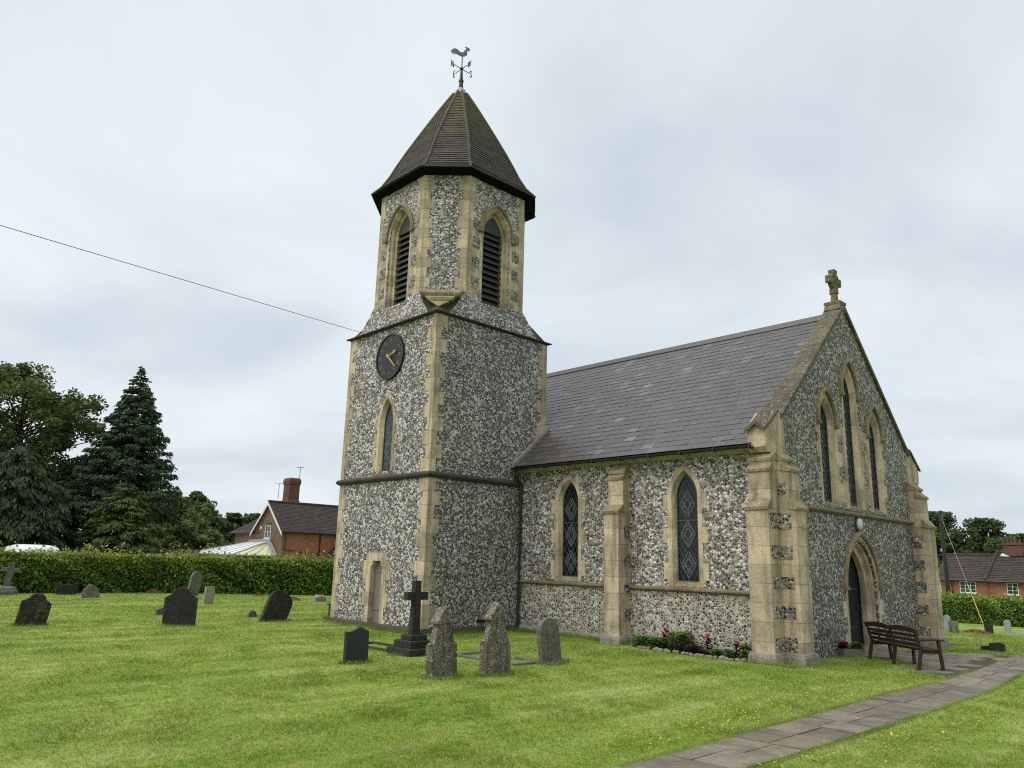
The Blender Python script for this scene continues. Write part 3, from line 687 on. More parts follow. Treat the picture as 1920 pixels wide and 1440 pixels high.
# --- weathervane
wv = MB(); ctr = lambda z: (CX,CY,z)
wv.tube([ctr(19.0),ctr(19.32)], .085, 10, r2=.075); wv.tube([ctr(19.32),ctr(19.38)], .095, 10); wv.tube([ctr(19.38),ctr(19.86)], .07, 10, r2=.035); wv.tube([ctr(19.86),ctr(20.45)], .02, 8)
wv.loft([[Vector((CX+.07*math.sin(t)*math.cos(a),CY+.07*math.sin(t)*math.sin(a),19.88-.07*math.cos(t))) for a in [2*PI*i/10 for i in range(10)]] for t in [.3,.8,1.57,2.3,2.8]])
vane = part(wv, 'weathervane', M['iron'])
am = MB(); LET = {'W':(1,0),'N':(0,-1),'E':(-1,0),'S':(0,1)}; ltm = MB()
strokes = {'N':[((-.5,-1),(-.5,1)),((-.5,1),(.5,-1)),((.5,-1),(.5,1))],'W':[((-.75,1),(-.38,-1)),((-.38,-1),(0,.6)),((0,.6),(.38,-1)),((.38,-1),(.75,1))],
 'E':[((-.45,-1),(-.45,1)),((-.45,1),(.5,1)),((-.45,0),(.35,0)),((-.45,-1),(.5,-1))],'S':[((.5,.75),(.1,1)),((.1,1),(-.4,.85)),((-.4,.85),(-.45,.35)),((-.45,.35),(.4,-.3)),((.4,-.3),(.42,-.8)),((.42,-.8),(-.1,-1)),((-.1,-1),(-.5,-.75))]}
for ch,(dx,dy) in LET.items():
    am = MB(); ltm = MB(); am.tube([(CX,CY,19.87),(CX+dx*.36,CY+dy*.36,19.87)], .014, 6)
    # the plate lies in the vertical plane of its arm; reading direction chosen so it reads from the churchyard
    ux, uy = (1,0) if dx else (0,1)
    fl = lambda u,z,d,ux=ux,uy=uy,dx=dx,dy=dy: Vector((CX+dx*.44+ux*u-uy*d, CY+dy*.44+uy*u+ux*d, 19.87+z))
    for (a,b),(c_,d_) in strokes[ch]: bar(ltm, fl, (a*.105,b*.13),(c_*.105,d_*.13), .03, -.008, .008)
    part(am, 'compass_arm', M['iron'], vane); part(ltm, 'compass_letter', M['iron'], vane)
ckp = [(270,385),(300,330),(340,300),(390,300),(430,320),(460,350),(490,385),(530,398),(575,385),(590,345),(620,310),(632,290),(612,268),(592,250),(640,258),(672,275),(695,282),(688,298),(722,306),(700,320),(712,335),(695,345),(690,365),(670,362),(664,345),(648,350),(650,390),(660,420),(645,465),(600,492),(545,498),(490,485),(455,455),(440,468),(425,445),(408,435),(395,410),(385,440),(360,458),(372,425),(360,405),(340,425),(300,432),(325,405),(318,392),(290,392)]
ur = (.686,.728); sc_ = 1/13.09*(1/46.5)
cm = MB(); cf = lambda u,z,d: Vector((CX+ur[0]*u-ur[1]*d, CY+ur[1]*u+ur[0]*d, 20.40+z))
cm.prism([((x-545)*sc_*1.0,(498-y_)*sc_*1.02) for x,y_ in ckp], cf, -.012, .012); part(cm, 'cockerel', M['verdigris'], vane)

# --- nave
FN_, FG = fy(YN), fx(XG)
ZW = 4.98; XL = -25.0
nv = MB(); nv.box((XL,YN,1.40),(XG-.40,YF,ZW)); nave = part(nv, 'nave_wall', M['flint_nave'])
W1, W2 = -15.48, -11.44; NZ = dict(zb=1.64, zs=3.78, za=4.38)
cut(nave, [(opening(cw,.46,1.52,NZ['zs'],NZ['za']+.14), FN_, -.5, .2) for cw in (W1,W2)])
nl_ = MB(); nl_.box((XL,YN-.005,-.6),(XG-.40,YF,1.41)); lower_wall = part(nl_, 'nave_lower_wall', M['flint_low'])
for cw in (W1,W2):
    part(surround(FN_, cw,.325,1.52,NZ['zs'],NZ['za'],.20,.07,.15,.012,.14,[(1.68,2.10),(2.60,2.98),(3.46,3.84)]), 'window_surround', M['lime'])
    part(sill_mb(FN_,cw,.52,1.50,1.68,.15,.02), 'window_sill', M['lime_cap'])
    lancet(FN_, cw,.325,NZ['zb'],NZ['zs'],NZ['za'],.15, motif=3, lat=.16)
sc_m = MB()
def roll(mb, a, b, out, r=.065, z=1.44, proud=.06):
    d = Vector((*out,0)); prof_ = [(-.02,-r),(proud*.6,-r*.9),(proud+.03,-r*.3),(proud+.03,r*.25),(proud*.5,r*.8),(-.02,r)]
    mb.loft([[Vector((p[0],p[1],z+zz))+d*o for o,zz in prof_] for p in (a,b)], 0, 1)
roll(sc_m, (X0,YN-.004),(-13.72,YN-.004),(0,-1)); roll(sc_m, (-13.2,YN-.004),(-9.42,YN-.004),(0,-1)); part(sc_m, 'string_course', M['lime_dark'])
pn_ = MB(); pn_.loft([[Vector((x,YN-o,z)) for o,z in ((-.02,.16),(.05,.15),(.075,.11),(.08,-.5),(-.02,-.5))] for x in (X0,XG)]); part(pn_, 'plinth', M['plinth'])
vn = MB()
for x,z in ((-16.33,.30),(-11.6,.30)): vn.box((x-.13,YN-.02,z-.05),(x+.13,YN+.02,z+.05))
vn.box((X0-.02,15.4,.26),(X0+.015,15.7,.34)); part(vn, 'air_brick', M['black'])
ec = MB(); ec.loft([[Vector((x,YN-o,z)) for o,z in ((-.02,4.76),(.05,4.76),(.15,4.86),(.15,4.93),(-.02,4.93))] for x in (X0,XG-.42)], 0, .75); part(ec, 'eaves_course', M['lime'])
# roof
EY, EZ, RY, RZ = 16.68, 4.93, 21.62, 9.36
sl_ = MB()
def slate_tone(p):
    band = .5+.5*math.sin(p.x*.55+p.z*.5+1.2*math.sin(p.z*1.3)); return min(1,max(0,random.gauss(.32+.20*band,.24) + (.3 if random.random()<.025 else 0)))
tile_face(sl_, (XL-.2,EY,EZ),(XG-.36,EY,EZ),(XL-.2,RY,RZ),(XG-.36,RY,RZ), .245, .34, .013, 0, slate_tone, lap=1.35)
for (y1,z1) in ((2*RY-EY,EZ),): tile_face(sl_, (XG-.36,y1,z1),(XL-.2,y1,z1),(XG-.36,RY,RZ),(XL-.2,RY,RZ), .5, .6, .013, 0, slate_tone)
roof = part(sl_, 'nave_roof', M['slate'], fix=False)
rb_ = MB(); rb_.loft([[Vector((x,y,z)) for y,z in ((EY+.02,EZ-.03),(RY,RZ-.03),(2*RY-EY-.02,EZ-.03),(RY,RZ-.3))] for x in (XL-.2,XG-.36)]); part(rb_, 'light_block_base', M['eave'])  # base under the slates, added to keep light from passing between them
rd = MB(); 
for i in range(35):
    xa = XL-.2+i*.47; xb = min(xa+.465, XG-.36)
    if xb > xa: rd.loft([[Vector((x,RY+o,RZ+z)) for o,z in ((-.20,-.14),(-.19,-.11),(-.05,.06),(.05,.06),(.19,-.11),(.2,-.14))] for x in (xa,xb)], 0, random.uniform(.15,.5))
part(rd, 'ridge_tile', M['slate'], roof)
gu = MB(); gy, gzv, gr = EY-.05, EZ-.045, .068
secs = []
for x in (X0+.02, XG-.30):
    o_ = [Vector((x,gy+gr*math.cos(a),gzv+gr*math.sin(a))) for a in [PI+PI*i/8 for i in range(9)]]; i__ = [Vector((x,gy+gr*.85*math.cos(a),gzv+gr*.85*math.sin(a))) for a in [2*PI-PI*i/8 for i in range(9)]]; secs.append(o_+i__)
gu.loft(secs); gut = part(gu, 'gutter', M['iron'])
gb = MB()
for i in range(9):
    x = X0+.4+i*.98; gb.box((x-.02,gy-gr-.012,gzv-gr-.012),(x+.02,gy+.12,gzv-gr+.004)); gb.box((x-.02,gy-gr-.012,gzv-gr),(x+.02,gy-gr+.002,gzv+.015))
part(gb, 'gutter_bracket', M['iron'], gut)
dp = MB(); dx_ = X0+.12
dp.tube([(dx_+.03,gy,gzv-gr),(dx_+.03,gy,gzv-.22),(dx_,YN-.10,gzv-.5),(dx_,YN-.10,-.05)], .042, 10)
for z in (1.0,2.6,4.1): dp.tube([(dx_,YN-.10,z),(dx_,YN-.10,z+.09)], .055, 10)
part(dp, 'downpipe', M['iron'])
fl_ = MB(); fl_.loft([[Vector((X0-.02,y,z+dz)) if s==0 else Vector((X0+.10,y,z+dz)) for s,dz in ((0,-.02),(1,-.02),(1,.10),(0,.13))] for y,z in ((EY-.05,EZ),(Y0+W+.08,EZ+(Y0+W+.08-EY)*.897))]); part(fl_, 'roof_flashing', M['plinth'])

# mid buttress and corner buttresses
def buttress(fn, c, hw, stages, ztop, zb=-.5, plinth=True, side_panels=()):
    """stages: list of (projection, z_lip, z_reset) from the ground up; the last slope dies into the wall at ztop"""
    mb = MB(); cp = MB(); z0 = zb
    for i,(pj,zl,zr) in enumerate(stages):
        nb = max(1,round((zl-max(z0,0))/.40)); zz = [z0]+[max(z0,0)+(zl-max(z0,0))*(k+1)/nb for k in range(nb)]
        for a,b in zip(zz[:-1],zz[1:]): mb.prism([(c-hw,a+.003),(c+hw,a+.003),(c+hw,b-.003),(c-hw,b-.003)], fn, -.05, pj+random.uniform(-.002,.003), 0, tone())
        pn2 = stages[i+1][0] if i+1 < len(stages) else 0.0
        P = [(pn2-.03,zl),(pj+.035,zl-.035),(pj+.045,zl+.03),(pn2,zr),(pn2-.03,zr)]
        cp.loft([[fn(c-hw-.03,z,d) for d,z in P],[fn(c+hw+.03,z,d) for d,z in P]], 0, random.uniform(.8,1.05)); z0 = zr-.02 if i+1 < len(stages) else z0
        if i+1 < len(stages): z0 = zl
    bo = part(mb, 'buttress', M['lime']); part(cp, 'weathering', M['lime_cap'], bo)
    if plinth:
        pm = MB(); pj = stages[0][0]
        S_ = [(c-hw-.07,c+hw+.07,pj+.07,-.5),(c-hw-.07,c+hw+.07,pj+.07,.10),(c-hw-.05,c+hw+.05,pj+.05,.17),(c-hw-.0,c+hw+.0,pj+.0,.20)]
        pm.loft([[fn(a,z,-.03),fn(b,z,-.03),fn(b,z,d),fn(a,z,d)] for a,b,d,z in S_], 0, 1); part(pm, 'buttress_plinth', M['plinth'], bo)
    return bo
b1 = buttress(FN_, -13.46, .25, [(.5,3.40,3.62),(.30,4.33,4.46),(.22,4.50,4.80)], 4.8)
pp = MB()
for z in (.55,1.25,1.98,2.72): pp.box((-13.22,YN-.26,z),(-13.203,YN-.01,z+.33))
part(pp, 'flint_panel', M['flint_panel'], b1)
ST = [(.5,3.38,3.62),(.36,4.28,4.46),(.22,4.54,4.80)]
b2 = buttress(FN_, -9.13, .275, ST, 4.8); b3 = buttress(FG, 17.31, .275, ST, 4.8); b4 = buttress(FG, 25.78, .275, ST, 4.8); b5 = buttress(lambda u,z,d: Vector((u,YF+d,z)), -9.2, .28, ST, 4.8)
for bo, y_in in ((b3, 17.035),):
    pp = MB()
    for z,hh_ in ((.22,.30),(.92,.28),(1.58,.26),(2.24,.30),(2.92,.36)):
        pp.box((-8.86,y_in-.012,z),(-8.56,y_in+.03,z+hh_)); pp.box((-8.875,YN-.42,z),(-8.843,YN-.005,z+hh_))
    pp.box((-8.86,y_in-.012,3.72),(-8.66,y_in+.03,3.98)); part(pp, 'flint_panel', M['flint_panel'], bo)
pp = MB()
for z,hh_ in ((.15,.30),(.78,.30),(1.45,.30),(2.1,.30),(2.76,.34)): pp.box((XG+.012,25.78-.275-.012,z),(XG+.30,25.78-.2,z+hh_))
part(pp, 'flint_panel', M['flint_panel'], b4)

# gable wall
def gtop(y): return 9.50-.942*abs(y-YC)
gw = MB(); gp = [(YN,-.6),(YF,-.6),(YF,4.95),(YF-.55,gtop(YF-.55)),(YC,gtop(YC)),(YN+.55,gtop(YN+.55)),(YN,4.95)]
gw.prism(gp, FG, -.42, 0); gable = part(gw, 'gable_wall', M['flint_west'])
GL = [(20.05,.30,5.85,6.44),(YC,.30,6.86,7.52),(23.19,.30,5.85,6.44)]; GZB = 3.80
DZ = dict(w=.72, zs=1.55, za=2.62)
cut(gable, [(opening(c,w+.12,GZB-.1,zs,za+.14), FG, -.3, .2) for c,w,zs,za in GL] + [(opening(YC,DZ['w']+.2,-.7,DZ['zs'],DZ['za']+.2), FG, -.6, .2)])
for i,(c,w,zs,za) in enumerate(GL):
    sd = (i==0, i==2)
    bl = [(z,z+.40) for z in (4.1,4.9,5.55)] if i != 1 else None
    part(surround(FG, c, w, GZB-.12, zs, za, .19, .115, .14, .012, .16, bl, sides=sd), 'window_surround', M['lime'])
    part(sill_mb(FG,c,.47,GZB-.16,GZB+.02,.14,.02), 'window_sill', M['lime_cap'])
    part(hood(FG, c, w, zs+.1, za+.1, .185, .275, .10), 'hood_mould', M['lime_cap'])
    lancet(FG, c, w, GZB, zs, za, .14, motif=0, lat=.15, lw=.008)
bd = MB(); fp = MB()
for s in (-1,1):
    u0, u1 = YC+s*.48, YC+s*1.09; u0,u1 = min(u0,u1),max(u0,u1); um = (u0+u1)/2
    for k in range(6): bd.prism([(u0,3.66+k*.375),(u1,3.66+k*.375),(u1,3.66+(k+1)*.375),(u0,3.66+(k+1)*.375)], FG, -.05, .008, 0, tone())
    for z,hh_ in ((3.62,.22),(4.32,.46),(5.16,.46)): fp.prism([(um-.16,z),(um+.16,z),(um+.16,z+hh_),(um-.16,z+hh_)], FG, 0, .012)
part(bd, 'stone_band', M['lime']); part(fp, 'flint_panel', M['flint_panel'])
for w_b in (nave, lower_wall): cut(w_b, [(opening(YC,DZ['w']+.2,-.9,DZ['zs'],DZ['za']+.2), FG, -.6, .2)])
gs = MB(); roll(gs, (XG,17.58),(XG,25.5),(1,0), .07, 3.52, .08); part(gs, 'string_course', M['lime_dark'])
# doorway: near-black leaf colour stands for the unlit interior
ds = surround(FG, YC, DZ['w'], -.2, DZ['zs'], DZ['za'], .36, .27, .34, .015, .20, [(-.1,.45),(.85,1.25)], stepped=True); part(ds, 'door_surround', M['lime'])
part(hood(FG, YC, DZ['w'], DZ['zs'], DZ['za'], .33, .46, .10, ret=-.06), 'hood_mould', M['lime_cap'])
dl = MB(); dl.prism(opening(YC,DZ['w']+.05,-.1,DZ['zs'],DZ['za']+.03), FG, -.50, -.42); dleaf = part(dl, 'door', M['door_shade'])
hg = MB()
for z in (.5,1.5): hg.prism([(YC-.62,z),(YC+.62,z),(YC+.62,z+.06),(YC-.62,z+.06)], FG, -.42, -.405)
part(hg, 'hinge_strap', M['iron'], dleaf); hd_ = MB(); hd_.tube([FG(YC+.5,.98,-.40),FG(YC+.5,1.12,-.40)], .02, 8); part(hd_, 'door_handle', M['iron'], dleaf)
ds_ = MB(); ds_.prism([(YC-1.0,-.3),(YC+1.0,-.3),(YC+1.0,.04),(YC-1.0,.04)], FG, -.4, .10, 0, .8); part(ds_, 'door_step', M['plinth'])
# bulkhead lamp over the door
lm = MB(); lc = (21.56,3.27); nn = 20
def lring(r, rz, d): return [FG(lc[0]+r*math.cos(2*PI*i/nn), lc[1]+rz*math.sin(2*PI*i/nn), d) for i in range(nn)]
lm.loft([lring(.17,.185,0),lring(.17,.185,.05)]); lamp = part(lm, 'wall_lamp', M['leadcame'])
lm = MB(); lm.loft([lring(.15,.165,.05),lring(.15,.165,.08),lring(.12,.135,.115),lring(.06,.07,.13)]); part(lm, 'lamp_glass', M['lampglass'], lamp, smooth=True)
# copings
cpm = MB()
for s in (-1,1):
    ya, yb = YC+s*4.12, YC+s*.10; n = 9
    for i in range(n):
        a, b = ya+(yb-ya)*i/n, ya+(yb-ya)*(i+1)/n-s*.0
        b2 = b + s*.008
        secs = []
        for y_ in (a,b2): 
            z_ = gtop(y_); lift = .012 if y_ == b2 else 0.0
            secs.append([Vector((XG+.07,y_,z_-.02)),Vector((XG+.07,y_,z_+.12)),Vector((XG-.20,y_,z_+.17-lift)),Vector((XG-.47,y_,z_+.12)),Vector((XG-.47,y_,z_-.10))])
        cpm.loft(secs, 0, random.uniform(.75,1.15))
M['coping'] = stone('dark_coping_stone', (.115,.092,.06), (.04,.033,.024), streak=.4, moss=(.10,.09,.04), lichen=.5)
part(cpm, 'coping', M['coping'])
for s in (-1,1):
    kn = MB(); yk = YN if s<0 else YF
    a, b = yk-s*.62, yk+s*.38
    sec = [(a,4.72),(yk+s*.20,4.72),(b-s*.06,4.84),(b-s*.06,5.34),(yk-s*.12,5.74),(a,gtop(a)+.02)]
    kn.loft([[Vector((x,y_,z_)) for y_,z_ in sec] for x in (XG-.46,XG+.012)], 0, .95)
    ko = part(kn, 'kneeler', M['lime'])
    kg = MB(); secs=[]   # gablet crowning the kneeler
    for y_,h_ in ((yk+s*.42,0),(yk-s*.30,.22)):
        zz = 5.30+h_*1.1 if y_ == yk+s*.42 else 5.86
        secs.append([Vector((XG+.06,y_,zz-.04)),Vector((XG-.20,y_,zz+.16)),Vector((XG-.48,y_,zz-.04)),Vector((XG-.48,y_,zz-.12)),Vector((XG-.20,y_,zz+.07)),Vector((XG+.06,y_,zz-.12))])
    kg.loft(secs, 0, .9); part(kg, 'gablet', M['coping'], ko)
# gable cross: saddle stone, shaft, ring cross facing along the nave
gc = MB(); xc = XG-.20
gc.loft([[Vector((xc+a*x_,YC+b*y_,z_)) for a,b in ((-1,-1),(1,-1),(1,1),(-1,1))] for x_,y_,z_ in ((.24,.26,9.44),(.22,.20,9.60),(.24,.21,9.62),(.24,.21,9.70),(.14,.13,9.74))])
gc.tube([(xc,YC,9.72),(xc,YC,10.0)], .115, 8, r2=.10); gc.tube([(xc,YC,9.99),(xc,YC,10.05)], .135, 8)
saddle = part(gc, 'gable_cross', M['lime_dark'])
cr = MB(); FC = lambda u,z,d: Vector((xc+d,YC+u,z)); zc = 10.38
for (du,dz) in ((1,0),(-1,0),(0,1),(0,-1)):
    px_, pz_ = -dz, du
    P = [(-.055,.02),(.055,.02),(.06,.22),(.11,.25),(.12,.33),(.07,.36),(0,.345),(-.07,.36),(-.12,.33),(-.11,.25),(-.06,.22)]
    cr.prism([(du*b+px_*a, zc+dz*b+pz_*a) for a,b in P], FC, -.085, .085)
nr = 28
for i in range(nr):
    a0, a1 = 2*PI*i/nr, 2*PI*(i+1)/nr
    P = [(.17*math.cos(a0),zc+.17*math.sin(a0)),(.255*math.cos(a0),zc+.255*math.sin(a0)),(.255*math.cos(a1),zc+.255*math.sin(a1)),(.17*math.cos(a1),zc+.17*math.sin(a1))]; cr.prism(P, FC, -.07, .07)
part(cr, 'ring_cross', M['lime_dark'], saddle)
# ------------------------------------------------------------------ graves
def rot(a): return (math.cos(R(a)), math.sin(R(a)))
def arc(c, r, a0, a1, n=8, rz=None): return [(c[0]+r*math.cos(R(a0+(a1-a0)*i/n)), c[1]+(rz or r)*math.sin(R(a0+(a1-a0)*i/n))) for i in range(n+1)]
FL = lambda t: (lambda u, z, d: Vector((d, u, z)))      # local frame: width along y, face towards +x
def slab_mesh(outline, th, wob=.0, n=0):
    mb = MB(); mb.prism(outline, FL(0), -th/2, th/2); return mb
def grave(name, label, outline, th, pos, rz, m, lean=0, side=0, group=None, bevel=.012, cat='headstone', z=None):
    mb = slab_mesh([(u, zz) for u, zz in outline], th)
    o = mb.build(name, M[m], bevel=bevel); zz = G(*pos) if z is None else z
    o.location = (pos[0],pos[1],zz); o.rotation_euler = Euler((R(side), R(lean), R(rz)), 'XYZ')
    tag(o, label, cat, group or 'headstones in the churchyard'); return o
def sub(o, mb, name, m, bevel=.006): return mb.build(name, M[m] if isinstance(m,str) else m, o, bevel=bevel)
D_ = -.25
def rnd_top(w, h, r=None):
    r = r or w; return [(-w,D_),(w,D_)] + arc((0,h-r*.75), w, 0, 180, 10, r*.75)
def gothic(w, h, rise): return [(-w,D_),(w,D_)] + [(p[0],p[1]) for p in arch(0,w,h-rise,h,0,8)[::-1]]
# dark polished slate
o = grave('headstone','dark grey smooth slate headstone with a wavy top, standing alone at front',
    [(-.27,D_),(.27,D_),(.27,.58)]+[(.27-.54*i/12, .585+.085*math.exp(-((i/12-.40)/.26)**2)-.0*i) for i in range(1,12)]+[(-.27,.60)], .085, (-13.57,8.79), 4, 'g_slate', lean=-1, bevel=.006)
# cross on steps
o = thing('stone_cross','blackened stone cross on three steps against the tower corner','grave cross',(-14.15,10.62,0),0,'headstones in the churchyard')
b = MB(); b.box((-.42,-.42,-.1),(.42,.42,.15)); b.build('base_step', M['g_dark'], o, bevel=.02)
b = MB(); b.box((-.31,-.31,.145),(.31,.31,.30)); b.build('base_step', M['g_dark'], o, bevel=.02)
b = MB(); b.box((-.21,-.21,.295),(.21,.21,.41)); b.build('base_step', M['g_dark'], o, bevel=.02)
b = MB(); b.prism([(-.115,.40),(.115,.40),(.085,1.14),(.285,1.14),(.285,1.31),(.082,1.31),(.08,1.55),(-.08,1.55),(-.082,1.31),(-.285,1.31),(-.285,1.14),(-.085,1.14)], FL(0), -.075, .075); b.build('cross_shaft', M['g_dark'], o, bevel=.012)
def kerb(label, pos, rz, L, Wd, m, hgt=.10, wd=.11):
    o = thing('grave_kerb', label, 'grave kerb', (pos[0],pos[1],G(*pos)), R(rz), 'kerbs round graves')
    for nm,(a,c) in (('side_kerb',((-L/2,-Wd/2),(L/2,-Wd/2+wd))),('side_kerb',((-L/2,Wd/2-wd),(L/2,Wd/2))),('end_kerb',((L/2-wd,-Wd/2+wd),(L/2,Wd/2-wd))),('end_kerb',((-L/2,-Wd/2+wd),(-L/2+wd,Wd/2-wd)))):
        b = MB(); b.box((a[0],a[1],-.06),(c[0],c[1],hgt*random.uniform(.85,1.1))); b.build(nm, M[m], o, bevel=.02)
    return o
kerb('low dark stone kerb round the grave behind the black cross', (-15.45,10.75), 0, 1.9, .80, 'g_dark', .055)
kerb('pale stone kerb in the grass behind the gabled headstones', (-12.55,11.65), 0, 2.0, .95, 'g_grey', .05)
# gabled pair
def gabled(label, pos, rz, lean, h, relief):
    s = h/1.22; hw = .315
    body = [(-hw,D_),(hw,D_),(hw,.52*s),(.265,.56*s),(.25,.63*s),(.235,.70*s),(.20,.79*s),(.165,.845*s),(.155,.93*s),(-.155,.93*s),(-.165,.845*s),(-.20,.79*s),(-.235,.70*s),(-.25,.63*s),(-.265,.56*s),(-hw,.52*s)]
    o = grave('headstone', label, body, .13, pos, rz, 'g_brown', lean=lean, bevel=.012)
    b = MB(); b.prism([(-.215,.915*s),(.215,.915*s),(.215,.965*s),(.0,1.22*s),(-.215,.965*s)], FL(0), -.095, .095); sub(o, b, 'gabled_head', 'g_brown', .012)
    for sg in (-1,1):
        b = MB(); b.box((-.085,sg*.285-.035,D_+.2),(.085,sg*.285+.035,.555*s)); b.loft([[Vector((x,sg*.285+y_,z_)) for x,y_ in ((-a,-a),(a,-a),(a,a),(-a,a))] for a,z_ in ((.05,.55*s),(.052,.57*s),(.02,.60*s))]); sub(o, b, 'shoulder_post', 'g_brown', .01)
    b = MB()
    if relief: b.box((.06,-.04,.55*s),(.108,.04,1.17*s)); b.box((.06,-.20,.955*s),(.105,.20,1.02*s))
    else: b.box((.05,-.03,.50*s),(.082,.03,1.1*s)); b.prism(arch(0,.16,.62*s,.80*s,.03,6)+arch(0,.16,.62*s,.80*s,0,6)[::-1], FL(0), .05, .078)
    sub(o, b, 'cross_relief' if relief else 'panel_moulding', 'g_brown'); return o
gabled('lichened gabled headstone with deep shoulders, nearest to the camera', (-11.22,9.06), 8, -2, 1.19, False)
gabled('lichened gabled headstone carved with a raised cross, by the pale kerb', (-10.95,10.10), 2, -1, 1.27, True)
o = grave('headstone','grey mossy round topped headstone leaning left on a broken footing', [(-.31,D_),(.31,D_),(.30,.66)]+arc((0,.66),.30,10,170,8,.24)+[(-.30,.66)], .12, (-11.42,12.08), 4, 'g_grey', lean=-4, side=5)
b = MB(); b.box((-.14,-.36,-.12),(.16,.42,.045)); sub(o, b, 'footing', 'g_grey', .02)
# left-hand lawn
o = thing('stone_cross','weathered grey cross on a rough boulder at the far left, before the hedge','grave cross',(-40.95,8.1,0),R(-4),'headstones in the churchyard')
b = MB(); b.loft([[Vector((a*x,c*y_,z)) for x,y_ in ((-1,-.7),(-.6,-1),(.6,-1),(1,-.6),(1,.7),(.5,1),(-.6,1),(-1,.6))] for a,c,z in ((.42,.48,-.1),(.43,.46,.15),(.36,.40,.30),(.24,.28,.38))]); b.build('boulder', M['g_grey'], o, bevel=.03)
b = MB(); b.prism([(-.13,.33),(.13,.33),(.115,.98),(.36,.99),(.36,1.17),(.115,1.17),(.11,1.40),(-.11,1.40),(-.115,1.17),(-.36,1.17),(-.36,.99),(-.115,.98)], FL(0), -.08, .08); co = b.build('cross_shaft', M['g_grey'], o, bevel=.012); co.rotation_euler = (R(-5),0,0)
shoulder = lambda w,h: [(-w,D_),(w,D_),(w,h*.70),(w*.93,h*.73),(w*.66,h*.80)]+arc((0,h*.80),w*.55,8,172,9,h*.20)+[(-w*.66,h*.80),(-w*.93,h*.73),(-w,h*.70)]
grave('headstone','dark leaning shouldered headstone streaked with yellow lichen, at the far left', shoulder(.37,.85), .11, (-24.47,5.55), 2, 'g_yellow', side=-8)
grave('headstone','low blackened rectangular headstone close to the left hedge', [(-.43,D_),(.43,D_),(.43,.50),(.28,.47),(-.28,.46),(-.44,.50)], .12, (-40.62,10.48), 0, 'g_dark', side=2)
grave('headstone','small pointed rusty brown headstone close to the left hedge', [(-.36,D_),(.36,D_),(.35,.18),(.27,.38),(.12,.52),(0,.57),(-.12,.52),(-.27,.38),(-.35,.18)], .13, (-37.73,10.7), 0, 'g_brown', lean=-6)
grave('headstone','large black shouldered headstone with a rounded head on the left lawn', shoulder(.44,1.06), .12, (-22.97,8.92), -32, 'g_dark')
grave('headstone','small grey broken wedge of stone behind the large black headstone', [(-.25,D_),(.30,D_),(.30,.36),(.22,.37),(-.10,.22),(-.25,.18)], .13, (-27.0,9.95), 4, 'g_grey')
grave('headstone','tall pointed headstone leaning right in front of the hedge', gothic(.32,1.2,.40), .14, (-38.7,15.5), 18, 'g_grey', side=-14, lean=-5)
grave('headstone','small pale buff upright headstone on the left lawn', [(-.21,D_),(.21,D_),(.21,.69),(.10,.705),(-.21,.69)], .10, (-32.09,13.55), 8, 'g_pale', side=-2)
grave('headstone','tiny flat grey stone lying under the hedge', [(-.22,-.1),(.22,-.1),(.20,.16),(-.10,.20),(-.22,.15)], .3, (-40.5,17.5), 10, 'g_grey')
grave('headstone','tiny rounded grey stone low in the grass', [(-.17,-.1),(.17,-.1),(.15,.10),(.06,.21),(-.05,.22),(-.14,.12)], .14, (-25.14,12.14), 0, 'g_grey', bevel=.03)
grave('headstone','round topped brown headstone leaning steeply right', rnd_top(.42,.98), .15, (-23.3,11.95), 6, 'g_dark', side=-24, lean=-6)
o = thing('grave_marker','row of low pale stones near the hedge beside the tower','grave marker',(-32.65,18.98,0),R(20))
for k,(y_,h_,w_) in enumerate(((-.30,.24,.10),(-.05,.30,.16),(.22,.26,.13))):
    b = MB(); b.loft([[Vector((a*x,y_+w_*s*y2,z)) for x,y2 in ((-1,-1),(1,-1),(1,1),(-1,1))] for a,s,z in ((.13,1,-.1),(.13,1,h_*.8),(.08,.7,h_))]); b.build('stone', M['g_pale'], o, bevel=.03)
o = thing('pedestal','dark square stone pedestal with a moulded cap behind the tower','grave marker',(-24.05,14.62,0),R(12))
b = MB(); b.box((-.16,-.16,-.1),(.16,.16,.42)); b.build('shaft', M['g_dark'], o, bevel=.01)
b = MB(); b.loft([[Vector((a*x,a*y_,z)) for x,y_ in ((-1,-1),(1,-1),(1,1),(-1,1))] for a,z in ((.17,.40),(.21,.44),(.21,.48),(.17,.53),(.06,.58))]); b.build('cap', M['g_grey'], o, bevel=.01)
# right-hand lawn
grave('headstone','light grey round topped headstone beside the far buttress', rnd_top(.15,.66), .09, (-14.05,43.9), -75, 'g_lightgrey')
grave('headstone','brown square topped headstone beside the far buttress', [(-.2,D_),(.2,D_),(.19,.50),(-.2,.52)], .10, (-12.25,39.0), -72, 'g_brown', side=-2)
grave('headstone','dark square headstone on the right lawn before the hedge', [(-.18,D_),(.18,D_),(.18,.42),(-.18,.43)], .12, (-11.76,42.29), -75, 'g_dark', side=2)
grave('headstone','light grey round topped headstone at the right edge of the picture', rnd_top(.15,.65), .09, (-11.46,44.1), -80, 'g_lightgrey')
kerb('thin grey stone kerb at the right edge of the lawn', (-10.5,45.4), 8, 2.4, .9, 'g_lightgrey', .08)
grave('headstone','dark broken slanting headstone stump beside the path', [(-.20,-.1),(.20,-.1),(.20,.20),(.10,.25),(-.20,.22)], .12, (-7.18,26.4), -70, 'g_dark', lean=-6)
grave('headstone','dark fallen slab lying next to the broken stump', [(-.11,-.1),(.11,-.1),(.12,.09),(.09,.13),(-.10,.12)], .16, (-7.52,26.5), -60, 'g_dark')
